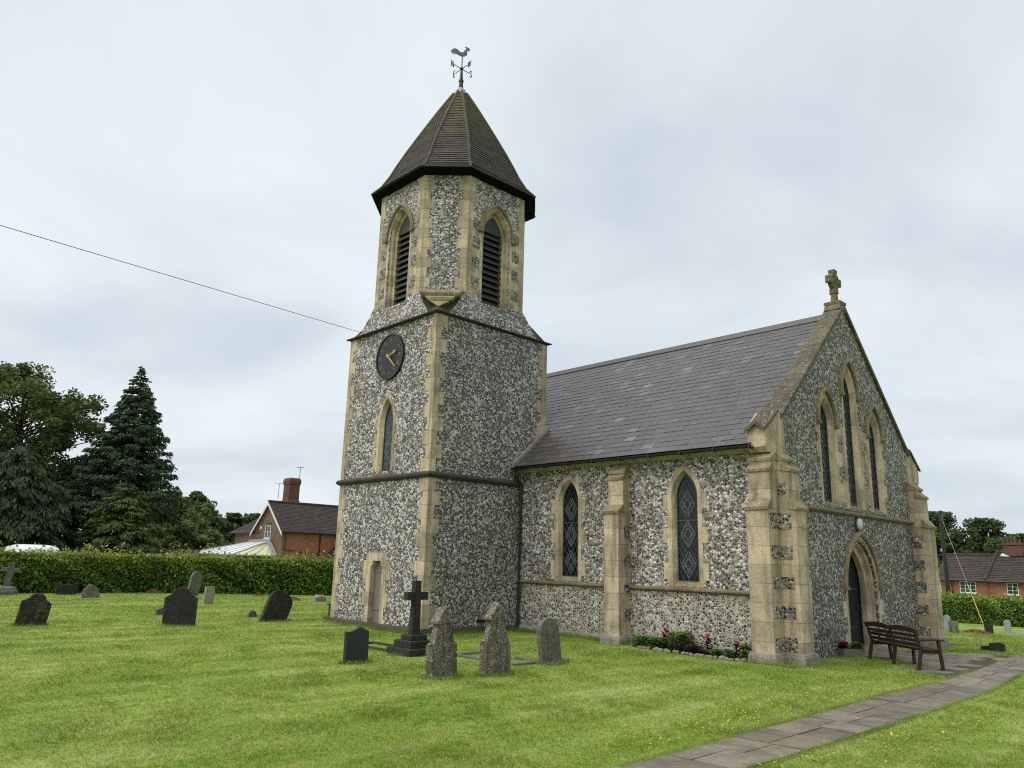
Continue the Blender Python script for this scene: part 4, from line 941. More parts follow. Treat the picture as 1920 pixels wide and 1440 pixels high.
# heaps of dry clippings
for lb,(x,y_,rx,ry,hh_) in (('small heap of dry grass clippings under the hedge, left of the leaning stone',(-41.5,14.7,.35,.40,.2)),('small orange heap of dry clippings under the middle of the hedge',(-38.4,18.8,.22,.24,.13)),('low heap of dry clippings near the pale stone row',(-33.9,18.3,.35,.4,.14)),('scatter of dry clippings at the foot of the tower',(-23.4,14.3,.5,.45,.12)),('low dry heap on the right lawn behind the brown headstone',(-12.0,41.2,.6,.5,.18))):
    n = 1500; r = np.sqrt(rng.random(n)); a = rng.random(n)*2*PI; px_ = r*np.cos(a)*rx; py_ = r*np.sin(a)*ry; pz_ = rng.random(n)*hh_*(1-r**2)+.01
    A = rng.normal(size=(n,3)); A /= np.linalg.norm(A,axis=1)[:,None]; B = np.cross(A, rng.normal(size=(n,3))); B /= np.linalg.norm(B,axis=1)[:,None]
    o = quads('clippings_heap', np.stack([px_,py_,pz_],1), A*.05, B*.012, M['hay'], rng.random(n)); o.location = (x,y_,G(x,y_)); tag(o, lb, 'clippings heap', 'heaps of dry clippings')

# ------------------------------------------------------------------ bench by the door
bx = thing('bench','dark brown slatted wooden bench with a double humped back beside the door','bench',(-7.36,19.50,G(-7.4,19.5)+.005),math.atan2(-1.31,1.65))
def bb(name, fnb, bevel=.006): b = MB(); fnb(b); return b.build(name, M['bench'], bx, bevel=bevel)
# local x along the bench (left to right seen from behind), y towards its front
L2 = 1.05
for x in (-L2+.06, L2-.06):
    bb('leg', lambda b: b.loft([[Vector((x+sx*.028,yy+sy*.035,z)) for sx,sy in ((-1,-1),(1,-1),(1,1),(-1,1))] for yy,z in ((-.14,0),(-.06,.40),(-.03,.46))]))
    bb('leg', lambda b: b.loft([[Vector((x+sx*.028,yy+sy*.032,z)) for sx,sy in ((-1,-1),(1,-1),(1,1),(-1,1))] for yy,z in ((.42,0),(.38,.42),(.36,.61))]))
    bb('armrest', lambda b: b.loft([[Vector((x+sx*.045,yy,z)) for sx,z in ((-1,.605+dz),(1,.605+dz),(1,.645+dz),(-1,.645+dz))] for yy,dz in ((-.13,.0),(.2,.01),(.47,.0))]))
    bb('end_rail', lambda b: b.box((x-.02,-.08,.34),(x+.02,.40,.40)))
bb('leg', lambda b: b.loft([[Vector((sx*.028,yy+sy*.035,z)) for sx,sy in ((-1,-1),(1,-1),(1,1),(-1,1))] for yy,z in ((-.12,0),(-.06,.40))]))
bb('leg', lambda b: b.box((-.028,.35,0),(.028,.41,.40)))
for x in (-L2+.06, 0, L2-.06):
    bb('back_post', lambda b: b.loft([[Vector((x+sx*.028,yy+sy*.022,z)) for sx,sy in ((-1,-1),(1,-1),(1,1),(-1,1))] for yy,z in ((-.05,.36),(-.10,.60),(-.17,.85))]))
def rail(b):
    secs = []
    for i in range(25):
        x = -L2+2*L2*i/24; hump = .045*abs(math.sin(PI*(i/24)*2))
        secs.append([Vector((x,-.175,.76+hump*.5)),Vector((x,-.135,.76+hump*.5)),Vector((x,-.155,.855+hump)),Vector((x,-.195,.855+hump))])
    b.loft(secs)
bb('top_rail', rail)
for z,yy in ((.48,-.075),(.575,-.10),(.67,-.125)): bb('back_slat', lambda b: b.loft([[Vector((x,yy-.012,z)),Vector((x,yy+.012,z)),Vector((x,yy-.005,z+.07)),Vector((x,yy-.03,z+.07))] for x in (-L2+.03,L2-.03)]))
for k in range(5): bb('seat_slat', lambda b: b.box((-L2,-.03+k*.085,.40+.006*abs(k-2)),(L2,.04+k*.085,.428+.006*abs(k-2))))
bb('front_rail', lambda b: b.box((-L2+.05,.365,.33),(L2-.05,.395,.40)))

# ------------------------------------------------------------------ flowers
def plant(label, pos, h, w, leaf, flowers=None, n=260, upright=False, group='plants in the flower bed', fl_n=14, z=0, ls=.045):
    x,y_ = pos; o = thing('garden_plant', label, 'plant', (x,y_,G(x,y_)+z), random.random()*6, group)
    r = np.sqrt(rng.random(n))*w; a = rng.random(n)*2*PI; t = rng.random(n); rr = r*(.5+.5*np.sqrt(1-(t-.4)**2/.4)) if not upright else r*.8
    P = np.stack([rr*np.cos(a), rr*np.sin(a), .02+t*h*.85], 1)
    A = np.stack([np.cos(a),np.sin(a),rng.uniform(-.3,.7,n)],1)*ls; B = np.cross(A, np.stack([rng.normal(size=n)*.3,rng.normal(size=n)*.3,np.ones(n)],1)); B = B/np.linalg.norm(B,axis=1)[:,None]*ls*.42
    quads('foliage', P, A, B, M[leaf], np.clip(t*.7+rng.random(n)*.4,0,1), o)
    if flowers:
        m_ = fl_n*5; ci = np.repeat(np.arange(fl_n),5); ca = rng.random(fl_n)*2*PI; cr_ = np.sqrt(rng.random(fl_n))*w*.55
        C0 = np.stack([cr_*np.cos(ca),cr_*np.sin(ca),h*rng.uniform(.75,1.05,fl_n)],1)[ci] + rng.normal(size=(m_,3))*.014
        A = rng.normal(size=(m_,3)); A = A/np.linalg.norm(A,axis=1)[:,None]*.022; B = np.cross(A, rng.normal(size=(m_,3))); B = B/np.linalg.norm(B,axis=1)[:,None]*.018
        quads('flower_head', C0, A, B, M[flowers], rng.random(m_), o)
    return o
sb = MB(); P = [(-12.75,16.88),(-12.6,16.55),(-11.6,16.42),(-10.4,16.36),(-9.55,16.36),(-9.5,16.97),(-12.75,16.97)]
sb.face([(x,y_,G(x,y_)+.03) for x,y_ in P]); tag(sb.build('soil', M['soil']), kind='structure')
for lb,ps,h_,w_,lf,fl,n_ in (
 ('broad leafy green clump at the buttress end of the flower bed',(-12.55,16.72),.22,.26,'plant',None,420),
 ('low spreading green plant second from the buttress in the bed',(-12.1,16.68),.24,.26,'plant',None,420),
 ('deep red flower spike behind the green clump',(-11.95,16.86),.42,.09,'plant_dark','red',90),
 ('tall leafy plant with yellow flowers in the bed',(-11.55,16.74),.40,.22,'plant','yellow',420),
 ('small orange flower on a leafy plant beside the yellow ones',(-11.3,16.84),.44,.12,'plant','orange',160),
 ('low dark purple leaved plant in mid bed',(-11.0,16.66),.18,.2,'plant_dark',None,240),
 ('bright pink flower spike in mid bed beside the air brick',(-10.62,16.66),.36,.08,'plant_dark','pink',110),
 ('small bright green plant low in the bed',(-10.35,16.6),.15,.12,'plant',None,150),
 ('second small green plant near the corner buttress',(-10.05,16.62),.18,.12,'plant',None,150),
 ('red flower spike near the corner buttress',(-9.88,16.7),.30,.07,'plant_dark','pink',90),
 ('green plant with an orange flower against the corner buttress',(-9.60,16.62),.32,.13,'plant','orange',240)):
    plant(lb, ps, h_*1.3, w_*1.25, lf, fl, int(n_*1.3), fl_n=1 if fl=='orange' else 8, ls=.052)
def blob(rx, ry, rz_, m, name):
    bm = bmesh.new(); bmesh.ops.create_icosphere(bm, subdivisions=2, radius=1)
    s = random.random()*50
    from mathutils import noise as mn
    for v in bm.verts:
        k = 1+.28*mn.noise(v.co*1.4+Vector((s,s,s))); v.co = Vector((v.co.x*rx*k, v.co.y*ry*k, v.co.z*rz_*k))
    me = bpy.data.meshes.new(name); bm.to_mesh(me); bm.free(); me.materials.append(m); at = me.attributes.new('tone','FLOAT','FACE'); at.data.foreach_set('value', [1.0]*len(me.polygons)); me.shade_smooth(); return me
for k in range(24):
    t = k/23; x = -12.55+t*3.0; y_ = 16.50-.17*min(1,t*2.2)+random.uniform(-.06,.06)
    o = bpy.data.objects.new('edging_stone', blob(random.uniform(.05,.11),random.uniform(.04,.08),random.uniform(.035,.07),M['flintstone'],'edging_stone')); COL.objects.link(o)
    o.location = (x,y_,G(x,y_)+.025); o.rotation_euler = (0,0,random.random()*3); tag(o, 'rough pale flint edging the front of the flower bed', 'stone', 'edging stones of the flower bed')
pb_ = thing('planter','low oblong grey planter on the ground left of the church door','planter',(-8.72,20.12,G(-8.7,20.1)),R(60))
b = MB(); b.loft([[Vector((x*a,y_*a,z)) for x,y_ in ((-.32,-.14),(.32,-.14),(.32,.14),(-.32,.14))] for a,z in ((.9,0),(1.0,.2),(1.02,.2),(.92,.195),(.9,.17))]); b.build('trough', M['door_grey'], pb_, bevel=.006)
b = MB(); b.box((-.29,-.12,.1),(.29,.12,.165)); b.build('soil', M['soil'], pb_)
plant('bushy green plant filling the right half of the planter',(-8.63,20.27),.17,.16,'plant','pink',320,group='plants in the planter',fl_n=4,z=.165)
plant('dark red flowered plant in the left half of the planter',(-8.82,19.97),.18,.13,'plant_dark','red',220,group='plants in the planter',fl_n=10,z=.165)

# ------------------------------------------------------------------ hedges
def hedge(name, label, line, half, h, n, m_side, m_top, seed, leaf=.055):
    rg = np.random.default_rng(seed); o = thing(name, label, 'hedge', (line[0][0],line[0][1],G(*line[0])))
    base = np.array(o.location); Ls = [math.dist(a,b) for a,b in zip(line[:-1],line[1:])]; cum = np.concatenate([[0],np.cumsum(Ls)])
    def at(s):
        x = np.interp(s,cum,[p[0] for p in line]); y = np.interp(s,cum,[p[1] for p in line]); i = np.clip(np.searchsorted(cum,s)-1,0,len(Ls)-1)
        d = np.array([[(b[0]-a[0])/l,(b[1]-a[1])/l] for (a,b),l in zip(zip(line[:-1],line[1:]),Ls)])[i]; return x,y,d
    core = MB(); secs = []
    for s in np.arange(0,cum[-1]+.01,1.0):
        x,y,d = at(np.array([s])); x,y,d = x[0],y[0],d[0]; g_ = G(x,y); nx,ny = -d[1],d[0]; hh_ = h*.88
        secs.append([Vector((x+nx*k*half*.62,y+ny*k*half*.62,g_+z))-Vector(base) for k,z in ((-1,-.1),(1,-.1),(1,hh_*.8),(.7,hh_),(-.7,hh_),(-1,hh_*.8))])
    core.loft(secs); core.build('shade_core', M['hedge_core'], o)  # solid box whose near-black colour stands for shade inside the hedge
    def lump(s, c, f): return np.sin(s*1.3+c*2+seed)*.5+np.sin(s*3.1+c*5)*.3+np.sin(s*7.3+c*9+1)*.2
    def shell(n, top):
        s = rg.random(n)*cum[-1]; x,y,d = at(s); nrm = np.stack([-d[:,1],d[:,0]],1)
        if top:
            k = rg.uniform(-.95,.95,n); z = h*(.91+.055*lump(s*.8,k,1)) + rg.exponential(.075,n)*(1.2+lump(s,k,1)) - .14*np.abs(k)**3
            off = k*half
        else:
            sd = np.where(rg.random(n)<.82,-1,1); z = rg.random(n)**.85*h*.97; off = sd*half*(1+.20*lump(s,z,1)-.25*np.clip((z/h-.8)/.2,0,1)**2)-sd*rg.random(n)*.2
        P = np.stack([x+nrm[:,0]*off, y+nrm[:,1]*off, gz(x,y)+z],1)-base
        A = rg.normal(size=(n,3)); A = A/np.linalg.norm(A,axis=1)[:,None]; B = np.cross(A, rg.normal(size=(n,3))); B = B/np.linalg.norm(B,axis=1)[:,None]
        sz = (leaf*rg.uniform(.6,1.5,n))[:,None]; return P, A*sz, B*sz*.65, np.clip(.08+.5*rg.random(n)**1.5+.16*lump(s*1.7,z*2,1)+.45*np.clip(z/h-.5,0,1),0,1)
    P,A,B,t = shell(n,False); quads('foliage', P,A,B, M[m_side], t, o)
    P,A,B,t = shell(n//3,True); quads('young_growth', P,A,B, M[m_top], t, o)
    return o
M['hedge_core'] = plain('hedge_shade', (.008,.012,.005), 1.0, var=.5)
hedge('hedge','long clipped beech hedge with yellow new growth behind the left lawn', [(-43.6,-6),(-42.9,6),(-42.4,15),(-39.2,21.0),(-33,30),(-26,44)], .75, 1.86, 70000, 'hedge', 'hedge_top', 3, .075)
hedge('hedge','clipped green hedge in front of the right-hand brick house', [(-26,59.5),(-19.5,60.2),(-13,58.8),(-4,57.5)], .8, 1.75, 34000, 'hedge', 'hedge', 5, .075)

# ------------------------------------------------------------------ trees
def limbs(rg, base, h, spread, nl, r0, z0=.2):
    mb = MB(); mb.tube([(0,0,-.3),(rg.normal()*.1,rg.normal()*.1,h*.3),(rg.normal()*.2,rg.normal()*.2,h*.62),(rg.normal()*.2,rg.normal()*.2,h*.9)], r0, 9, r2=r0*.16); tips = []
    for i in range(nl):
        z = h*(z0+(.88-z0)*(i+.5)/nl); a = i*2.4+rg.uniform(-.3,.3); L = spread(z/h)*rg.uniform(.7,1.0)
        p0 = Vector((0,0,z*.85)); p1 = Vector((math.cos(a)*L*.5,math.sin(a)*L*.5,z*.85+L*.28)); p2 = Vector((math.cos(a)*L*.95,math.sin(a)*L*.95,z*.85+L*.45))
        mb.tube([p0,p1,p2], r0*.30*(1-.5*z/h), 6, r2=.02); tips += [p1,p2]
    return mb, tips
def broadleaf(label, pos, h, spread, m, n, leaf, seed, clumps=60, gap=.55, group=None, nl=26, r0=.3, z0=.2, name='broadleaf_tree', clump_r=.16, fill=1.0, flat=.75):
    rg = np.random.default_rng(seed); x,y_ = pos; o = thing(name, label, 'tree', (x,y_,G(x,y_)), 0, group)
    mb, tips = limbs(rg, None, h, spread, nl, r0, z0); mb.build('trunk', M['bark'], o)
    cs = [(p.x+rg.normal()*.4, p.y+rg.normal()*.4, p.z+rg.normal()*.3, h*clump_r*rg.uniform(.5,1.0)) for p in tips]
    while len(cs) < clumps:
        z = rg.uniform(z0*.8,1.0); Rm = spread(z); r = Rm*math.sqrt(rg.random())*1.0; a = rg.random()*2*PI
        if r < Rm*gap and rg.random() < .6: continue
        cs.append((r*math.cos(a), r*math.sin(a), z*h, h*clump_r*rg.uniform(.5,1.15)))
    cs = np.array(cs); idx = rg.integers(0,len(cs),n); c = cs[idx]
    d = rg.normal(size=(n,3)); d /= np.linalg.norm(d,axis=1)[:,None]; rad = c[:,3]*rg.random(n)**.45
    P = c[:,:3]+d*rad[:,None]*np.array([1,1,flat]); P = P[P[:,2]<h*1.02]; n = len(P); idx = idx[:n]
    A = rg.normal(size=(n,3)); A[:,2] *= .6; A /= np.linalg.norm(A,axis=1)[:,None]; B = np.cross(A, rg.normal(size=(n,3))); B /= np.linalg.norm(B,axis=1)[:,None]
    sz = (leaf*rg.uniform(.6,1.4,n))[:,None]; ct = rg.random(len(cs))
    quads('crown', P, A*sz, B*sz*.6, M[m], np.clip(ct[idx]*.6+rg.random(n)*.45,0,1), o); return o
def conifer(label, pos, h, rmax, m, seed, droop=.25, levels=34, per=9, z0=.08, group=None, prof=None, leaf=.3, dens=1.0, name='conifer_tree', r0=.32, thin=None, vert=.45):
    rg = np.random.default_rng(seed); x,y_ = pos; o = thing(name, label, 'tree', (x,y_,G(x,y_)), 0, group)
    tr = MB(); tr.tube([(0,0,-.3),(0,0,h*.5),(0,0,h*.99)], r0, 9, r2=.02); Ps,As,Bs,Ts = [],[],[],[]
    prof = prof or (lambda t: (1-t)**.85)
    for i in range(levels):
        t = z0+(1-z0)*(i/(levels))**1.0; Rl = rmax*prof(t)
        for k in range(per):
            a = rg.random()*2*PI; L = Rl*rg.uniform(.62,1.12)
            if thin and rg.random() < thin(t,a): continue
            if L < .15: L = .2
            ca, sa = math.cos(a), math.sin(a); z_ = t*h+rg.uniform(-.5,.5)*h/levels
            dz = lambda s: -droop*L*s*s + .10*L*s**3*2 - .06*L*s
            tr.tube([(ca*L*s,sa*L*s,z_+dz(s)) for s in (0,.5,.95)], .045*(1-t)+.012, 4, r2=.008, cap=False)
            ns = max(8,int(L*34*dens)); s = np.sqrt(rg.uniform(.05,1,ns)); off = rg.normal(size=ns)*.15*L*(1.25-s)**.8
            P = np.stack([ca*L*s-sa*off, sa*L*s+ca*off, z_-droop*L*s*s+.2*L*s**3-.06*L*s-np.abs(rg.normal(size=ns))*.10*L*.5], 1)
            th = a+rg.normal(size=ns)*.7; A = np.stack([np.cos(th),np.sin(th),-vert-rg.random(ns)*.5],1); A /= np.linalg.norm(A,axis=1)[:,None]
            B = np.cross(A, rg.normal(size=(ns,3))); B /= np.linalg.norm(B,axis=1)[:,None]; sz = (leaf*rg.uniform(.6,1.3,ns)*(.55+.45*min(1,L/2))*.5)[:,None]
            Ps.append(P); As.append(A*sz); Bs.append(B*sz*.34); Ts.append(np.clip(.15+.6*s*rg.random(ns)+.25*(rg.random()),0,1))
    P = np.concatenate(Ps); keep = P[:,2] > .15
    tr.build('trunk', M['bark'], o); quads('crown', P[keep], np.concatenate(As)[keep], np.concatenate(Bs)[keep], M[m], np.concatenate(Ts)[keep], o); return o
TG = 'trees beyond the left hedge'
broadleaf('tall airy beech with open branching top at the far left', (-66.5,12.3), 15.3, lambda t: 7.6*math.sin(PI*min(1,(t*.72+.16)))**.6*(1.0 if t<.8 else max(.25,1-(t-.8)/.27)), 'beech', 52000, .135, 21, clumps=230, gap=.35, group=TG, nl=70, r0=.42, z0=.22, clump_r=.068, flat=.9)
conifer('tall dark spruce with a pointed top, see-through lower down', (-59.6,18.2), 15.6, 5.0, 'spruce', 31, droop=.22, levels=44, per=13, z0=.30, group=TG, leaf=.34, dens=1.15, prof=lambda t: min(1.0,1.25*(1-t)**.9+.02)*(.9 if t<.4 else 1), thin=lambda t,a: .35 if .36<t<.62 and -1.2<a-1.57<2.4 else .05)
conifer('dark drooping conifer massed behind the van', (-55.6,10.6), 8.4, 4.6, 'yew', 33, droop=.55, levels=26, per=16, z0=.06, group=TG, leaf=.34, dens=1.5, prof=lambda t: math.sqrt(max(0,1-t**2.2)), vert=.9)
conifer('spreading green conifer with drooping boughs below the spruce', (-55.5,17.0), 6.6, 4.6, 'larch', 35, droop=.35, levels=24, per=15, z0=.06, group=TG, leaf=.30, dens=1.4, prof=lambda t: (1-t)**.6)
conifer('dark conifer filling the gap at the left edge of the picture', (-58.5,6.2), 9.0, 4.4, 'yew', 37, droop=.5, levels=24, per=14, z0=.06, group=TG, leaf=.36, dens=1.3, prof=lambda t: math.sqrt(max(0,1-t**2)), vert=.9)
conifer('dark conifer standing between the beech and the spruce', (-62.5,15.6), 8.8, 4.2, 'spruce', 39, droop=.35, levels=26, per=13, z0=.06, group=TG, leaf=.36, dens=1.2, prof=lambda t: (1-t)**.6)
broadleaf('rounded olive green tree right of the tall spruce', (-68,27.0), 4.9, lambda t: 2.7*math.sin(PI*min(1,.16+.80*t))**.6, 'olive', 16000, .13, 41, clumps=60, gap=.2, group=TG, nl=12, r0=.16, z0=.1, clump_r=.16)
broadleaf('pale green tree rising behind the olive green one', (-74,26.5), 7.0, lambda t: 3.4*math.sin(PI*min(1,.16+.80*t))**.6, 'olive', 14000, .17, 43, clumps=60, gap=.2, group=TG, nl=12, r0=.2, z0=.1, clump_r=.15)
DG = 'distant trees behind the left house'
for k,(lb,ps,h_,r_) in enumerate((('distant dark oak just right of the spruce',(-101,37.5),9.6,5.2),('distant oak between the spruce and the red roof',(-104,43),7.6,4.4),('low distant oak left of the brick gable',(-104,47.8),7.4,4.6),('distant oak directly behind the hipped roof',(-103,53.5),8.0,5.0))):
    broadleaf(lb, ps, h_, lambda t: r_*math.sin(PI*min(1,.18+.76*t))**.6, 'oak', 15000, .26, 50+k, clumps=55, gap=.2, group=DG, nl=10, r0=.25, z0=.08, clump_r=.16)
RG_ = 'trees behind the right house'
for k,(lb,ps,h_,r_) in enumerate((('tall leafy tree nearest the pole behind the right roof',(-31.0,96),9.0,3.0),('tall leafy tree in the middle behind the right roof',(-26.8,97),9.2,3.2),('slimmer tree between the middle tree and the chimney',(-23.2,98),8.4,2.6),('open branched tree behind the chimney at the right edge',(-19.0,97),11.6,3.4))):
    broadleaf(lb, ps, h_, lambda t: r_*math.sin(PI*min(1,.14+.80*t))**.6, 'oak', 30000 if k<3 else 15000, .15, 60+k, clumps=130 if k<3 else 80, gap=.0, group=RG_, nl=16, r0=.22, z0=.15, clump_r=.10 if k<3 else .07)

# ------------------------------------------------------------------ houses
def house_part(h, mb, name, m, **kw): return mb.build(name, M[m] if isinstance(m,str) else [M[q] for q in m], h, off=h.location if False else None, **kw)
def hwin(h, fn, u0, u1, z0, z1, cols, rows, depth=.03, d0=0):
    f = MB(); bw = .045
    for a,b,c_,d in ((u0,z0,u1,z0+bw),(u0,z1-bw,u1,z1),(u0,z0+bw,u0+bw,z1-bw),(u1-bw,z0+bw,u1,z1-bw)): f.prism([(a,b),(c_,b),(c_,d),(a,d)], fn, d0-.02, d0+depth+.02)
    for i in range(1,cols): u = u0+(u1-u0)*i/cols; f.prism([(u-.02,z0+bw),(u+.02,z0+bw),(u+.02,z1-bw),(u-.02,z1-bw)], fn, d0-.02, d0+depth+.01)
    for j in range(1,rows): z = z0+(z1-z0)*j/rows; f.prism([(u0+bw,z-.014),(u1-bw,z-.014),(u1-bw,z+.014),(u0+bw,z+.014)], fn, d0-.02, d0+depth+.006)
    f.prism([(u0-.05,z0-.06),(u1+.05,z0-.06),(u1+.05,z0),(u0-.05,z0)], fn, d0-.02, d0+depth+.06)
    w_ = f.build('window', M['white'], h); p = MB(); p.face([fn(u0+bw,z0+bw,d0+.006),fn(u1-bw,z0+bw,d0+.006),fn(u1-bw,z1-bw,d0+.006),fn(u0+bw,z1-bw,d0+.006)]); p.build('pane', M['glass_house'], w_); return w_
H = thing('brick_house','red brick house with a steep brown tiled gable and massive chimney stack','house',(0,0,0))
KX, KY, EZH, RZH = -53.3, 27.5, 3.92, 6.02; GC = -55.62
w = MB(); gf = fy(KY); w.prism([(-57.9,-.5),(KX,-.5),(KX,EZH),(GC,RZH-.1),(-57.9,EZH)], gf, -14, 0); house_part(H, w, 'wall', 'brick')
w = MB(); w.prism([(-57.9,-.5),(KX+.002,-.5),(KX+.002,EZH),(GC,RZH-.1),(-57.9,EZH)], gf, -.3, .006); house_part(H, w, 'gable_wall', 'brick_dull')
w = MB(); w.prism([(-61.4,-.5),(-57.9,-.5),(-57.9,EZH),(-61.4,EZH)], gf, -6, .0); house_part(H, w, 'wing_wall', 'brick_dull')
rf = MB(); oh = .28; sl2 = (RZH-EZH)/(KX-GC)
tile_face(rf, (KX+oh,KY-.2,EZH-oh*sl2),(KX+oh,KY+14,EZH-oh*sl2),(GC,KY-.2,RZH),(GC,KY+14,RZH), .16, .24, .02)
tile_face(rf, (-57.9-oh,KY+14,EZH-oh*sl2),(-57.9-oh,KY-.2,EZH-oh*sl2),(GC,KY+14,RZH),(GC,KY-.2,RZH), .22, .4, .02)
tile_face(rf, (-62.0,KY-.35,EZH-.25),(-56.3,KY-.35+.36,EZH-.25),(-58.6,KY+2.9,6.05),(-56.0,KY+2.9,6.05), .18, .26, .02)
tile_face(rf, (-62.0,KY+6,EZH-.25),(-62.0,KY-.35,EZH-.25),(-58.6,KY+3,6.05),(-58.6,KY+2.9,6.05), .2, .3, .02)
ro = house_part(H, rf, 'roof', 'tile_brown', fix=False)
rt = MB(); rt.tube([(GC,KY-.2,RZH+.02),(GC,KY+14,RZH+.02)], .10, 8, 0, .5); rt.build('ridge_tile', M['tile_brown'], ro)
rb2 = MB()
for s,xe in ((1,KX),(-1,-57.9)): rb2.prism([(xe+s*oh,EZH-oh*sl2-.03),(GC,RZH-.04),(GC,RZH-.26),(xe+s*oh,EZH-oh*sl2-.22)], fy(KY-.2), -.0, .04)
house_part(H, rb2, 'bargeboard', 'white')
ch = MB(); cfm = MB(); C0 = Vector((-57.7,30.2,0))
ch.loft([[Vector((C0.x+a*x,C0.y+b_*y_,z)) for x,y_ in ((-1,-1),(1,-1),(1,1),(-1,1))] for a,b_,z in ((.56,.50,5.2),(.56,.50,6.35),(.50,.45,6.42),(.50,.45,7.6),(.54,.48,7.66),(.56,.50,7.76),(.57,.51,7.95),(.53,.47,8.1),(.42,.36,8.18))]); cho = ch.build('chimney', M['brick_old'], ro)
hwin(H, gf, -56.05, -55.15, 3.28, 4.22, 2, 2, d0=.006)
lp = MB(); lp.prism(arch(-55.6,.47,4.22,4.42,0,6), gf, 0, .05); house_part(H, lp, 'window_arch', 'brick_old')
vb = MB(); vb.prism([(-56.85,3.95),(-56.68,3.95),(-56.68,4.2),(-56.85,4.2)], gf, 0, .08); house_part(H, vb, 'vent_box', 'white')
sf = fx(KX); g2 = MB(); g2.tube([(KX+oh+.05,KY-.2,EZH-.18),(KX+oh+.05,KY+14,EZH-.18)], .06, 8); g2.tube([(KX+.08,30.6,EZH-.2),(KX+.08,30.6,.2)], .05, 8); g2.tube([(KX+.06,27.75,2.45),(KX+.06,30.6,2.2)], .035, 6); g2.tube([(KX+.06,27.75,2.45),(KX+.06,27.75,3.7)], .03, 6); g2.tube([(-61.45,KY-.1,EZH-.25),(-61.3,KY-.1,3.2),(-61.3,KY-.1,0)], .05, 8); house_part(H, g2, 'drainpipe', 'iron')
# low lean-to gable on the right of the side wall
w = MB(); w.prism([(31.6,-.5),(35.4,-.5),(35.4,2.2),(33.5,4.0),(31.6,2.35)], sf, -.2, 1.6); house_part(H, w, 'porch_wall', 'brick')
w = MB(); tile_face(w, (KX+1.9,31.25,2.2),(KX,31.25,2.2),(KX+1.9,33.5,4.2),(KX,33.5,4.2), .16, .24, .02); tile_face(w, (KX,35.75,2.2),(KX+1.9,35.75,2.2),(KX,33.5,4.2),(KX+1.9,33.5,4.2), .16,.24,.02); house_part(H, w, 'porch_roof', 'tile_brown', fix=False)
w = MB(); w.prism([(31.25,2.0),(33.5,4.05),(33.5,4.2),(31.25,2.2)], sf, 1.86, 1.92); w.prism([(35.75,2.0),(33.5,4.05),(33.5,4.2),(35.75,2.2)], sf, 1.86, 1.92); house_part(H, w, 'bargeboard', 'white')
hr = MB(); 
for z in (1.9,2.35): hr.tube([(KX+1.75,30.2,z),(KX+1.75,31.6,z)], .025, 6)
hr.tube([(KX+1.75,30.2,0),(KX+1.75,30.2,2.35)], .025, 6); hr.tube([(KX+1.75,30.9,0),(KX+1.75,30.9,2.35)], .025, 6); house_part(H, hr, 'handrail', 'iron')
# conservatory
M['poly'] = plain('white_polycarbonate', (.80,.83,.85), .35, var=.05); M['polyy'] = plain('cream_polycarbonate', (.72,.70,.42), .35, var=.06)
cw = MB(); cw.box((-61.0,24.0,-.3),(-53.75,27.4,.7)); cons = house_part(H, cw, 'conservatory', 'brick_dull')
cgz = MB(); cgz.box((-60.95,24.05,.7),(-53.8,27.39,1.86)); cgz.build('glazing', M['glass_house'], cons)
R1_, R2_ = Vector((-58.2,27.38,3.02)), Vector((-54.9,27.38,3.06)); E1,E2,E3,E4 = Vector((-61.9,27.38,1.98)),Vector((-61.9,23.85,1.98)),Vector((-53.6,23.85,1.98)),Vector((-53.6,27.38,1.98))
cr_ = MB(); cr_.face([E1,E2,R1_],0); cr_.face([E2,E3,R2_,R1_],0); cr_.face([E3,E4,R2_],1); cr_.build('glass_roof', [M['poly'],M['polyy']], cons)
cb_ = MB()
for a,b_ in ((E2,R1_),(E3,R2_)): cb_.tube([a,b_],.05,6)
for i in range(1,6): cb_.tube([E2.lerp(E3,i/6)+Vector((0,0,.02)), R1_.lerp(R2_,max(0,min(1,(i-1)/4)))+Vector((0,0,.02))],.013,5)
for i in range(1,4): cb_.tube([E3.lerp(E4,i/4)+Vector((0.02,0,.02)), R2_.lerp(E4,0 if i<3 else .05)+Vector((0.02,0,.02))],.013,5)
cb_.tube([E1,E2],.06,6); cb_.tube([E2,E3],.06,6); cb_.tube([E3,E4],.06,6); cb_.build('glazing_bar', M['lead'], cons)
cf2 = MB(); cf2.tube([R1_+Vector((-.1,0,.06)),R2_+Vector((.1,0,.06))],.10,6); cf2.loft([[R2_+Vector((0,0,.02)),R2_+Vector((0,-.35,.02)),R2_+Vector((0,-.35,.06)),R2_+Vector((0,0,.1))],[E4+Vector((0,0,.02)),E4+Vector((0,-.35,.02)),E4+Vector((0,-.35,.06)),E4+Vector((0,0,.1))]]); cf2.build('lead_flashing', M['lead'], cons)
# aerials
for lb,p,hh_,L_,az in (('television aerial on a mast above the massive chimney',(-57.2,30.55,8.1),1.0,.5,35),('television aerial beside the left of the chimney',(-58.6,29.55,6.6),1.15,.55,60)):
    o = thing('aerial', lb, 'aerial', p, R(az)); b = MB(); b.tube([(0,0,-.2),(0,0,hh_)], .022, 6); b.build('mast', M['leadcame'], o)
    b = MB(); b.tube([(-L_*.6,0,hh_-.05),(L_*.6,0,hh_)], .016, 6)
    for i in range(6): x = -L_*.5+L_*i/5; b.tube([(x,-.16,hh_-.03),(x,.16,hh_-.03)], .010, 4)
    b.build('array', M['leadcame'], o)
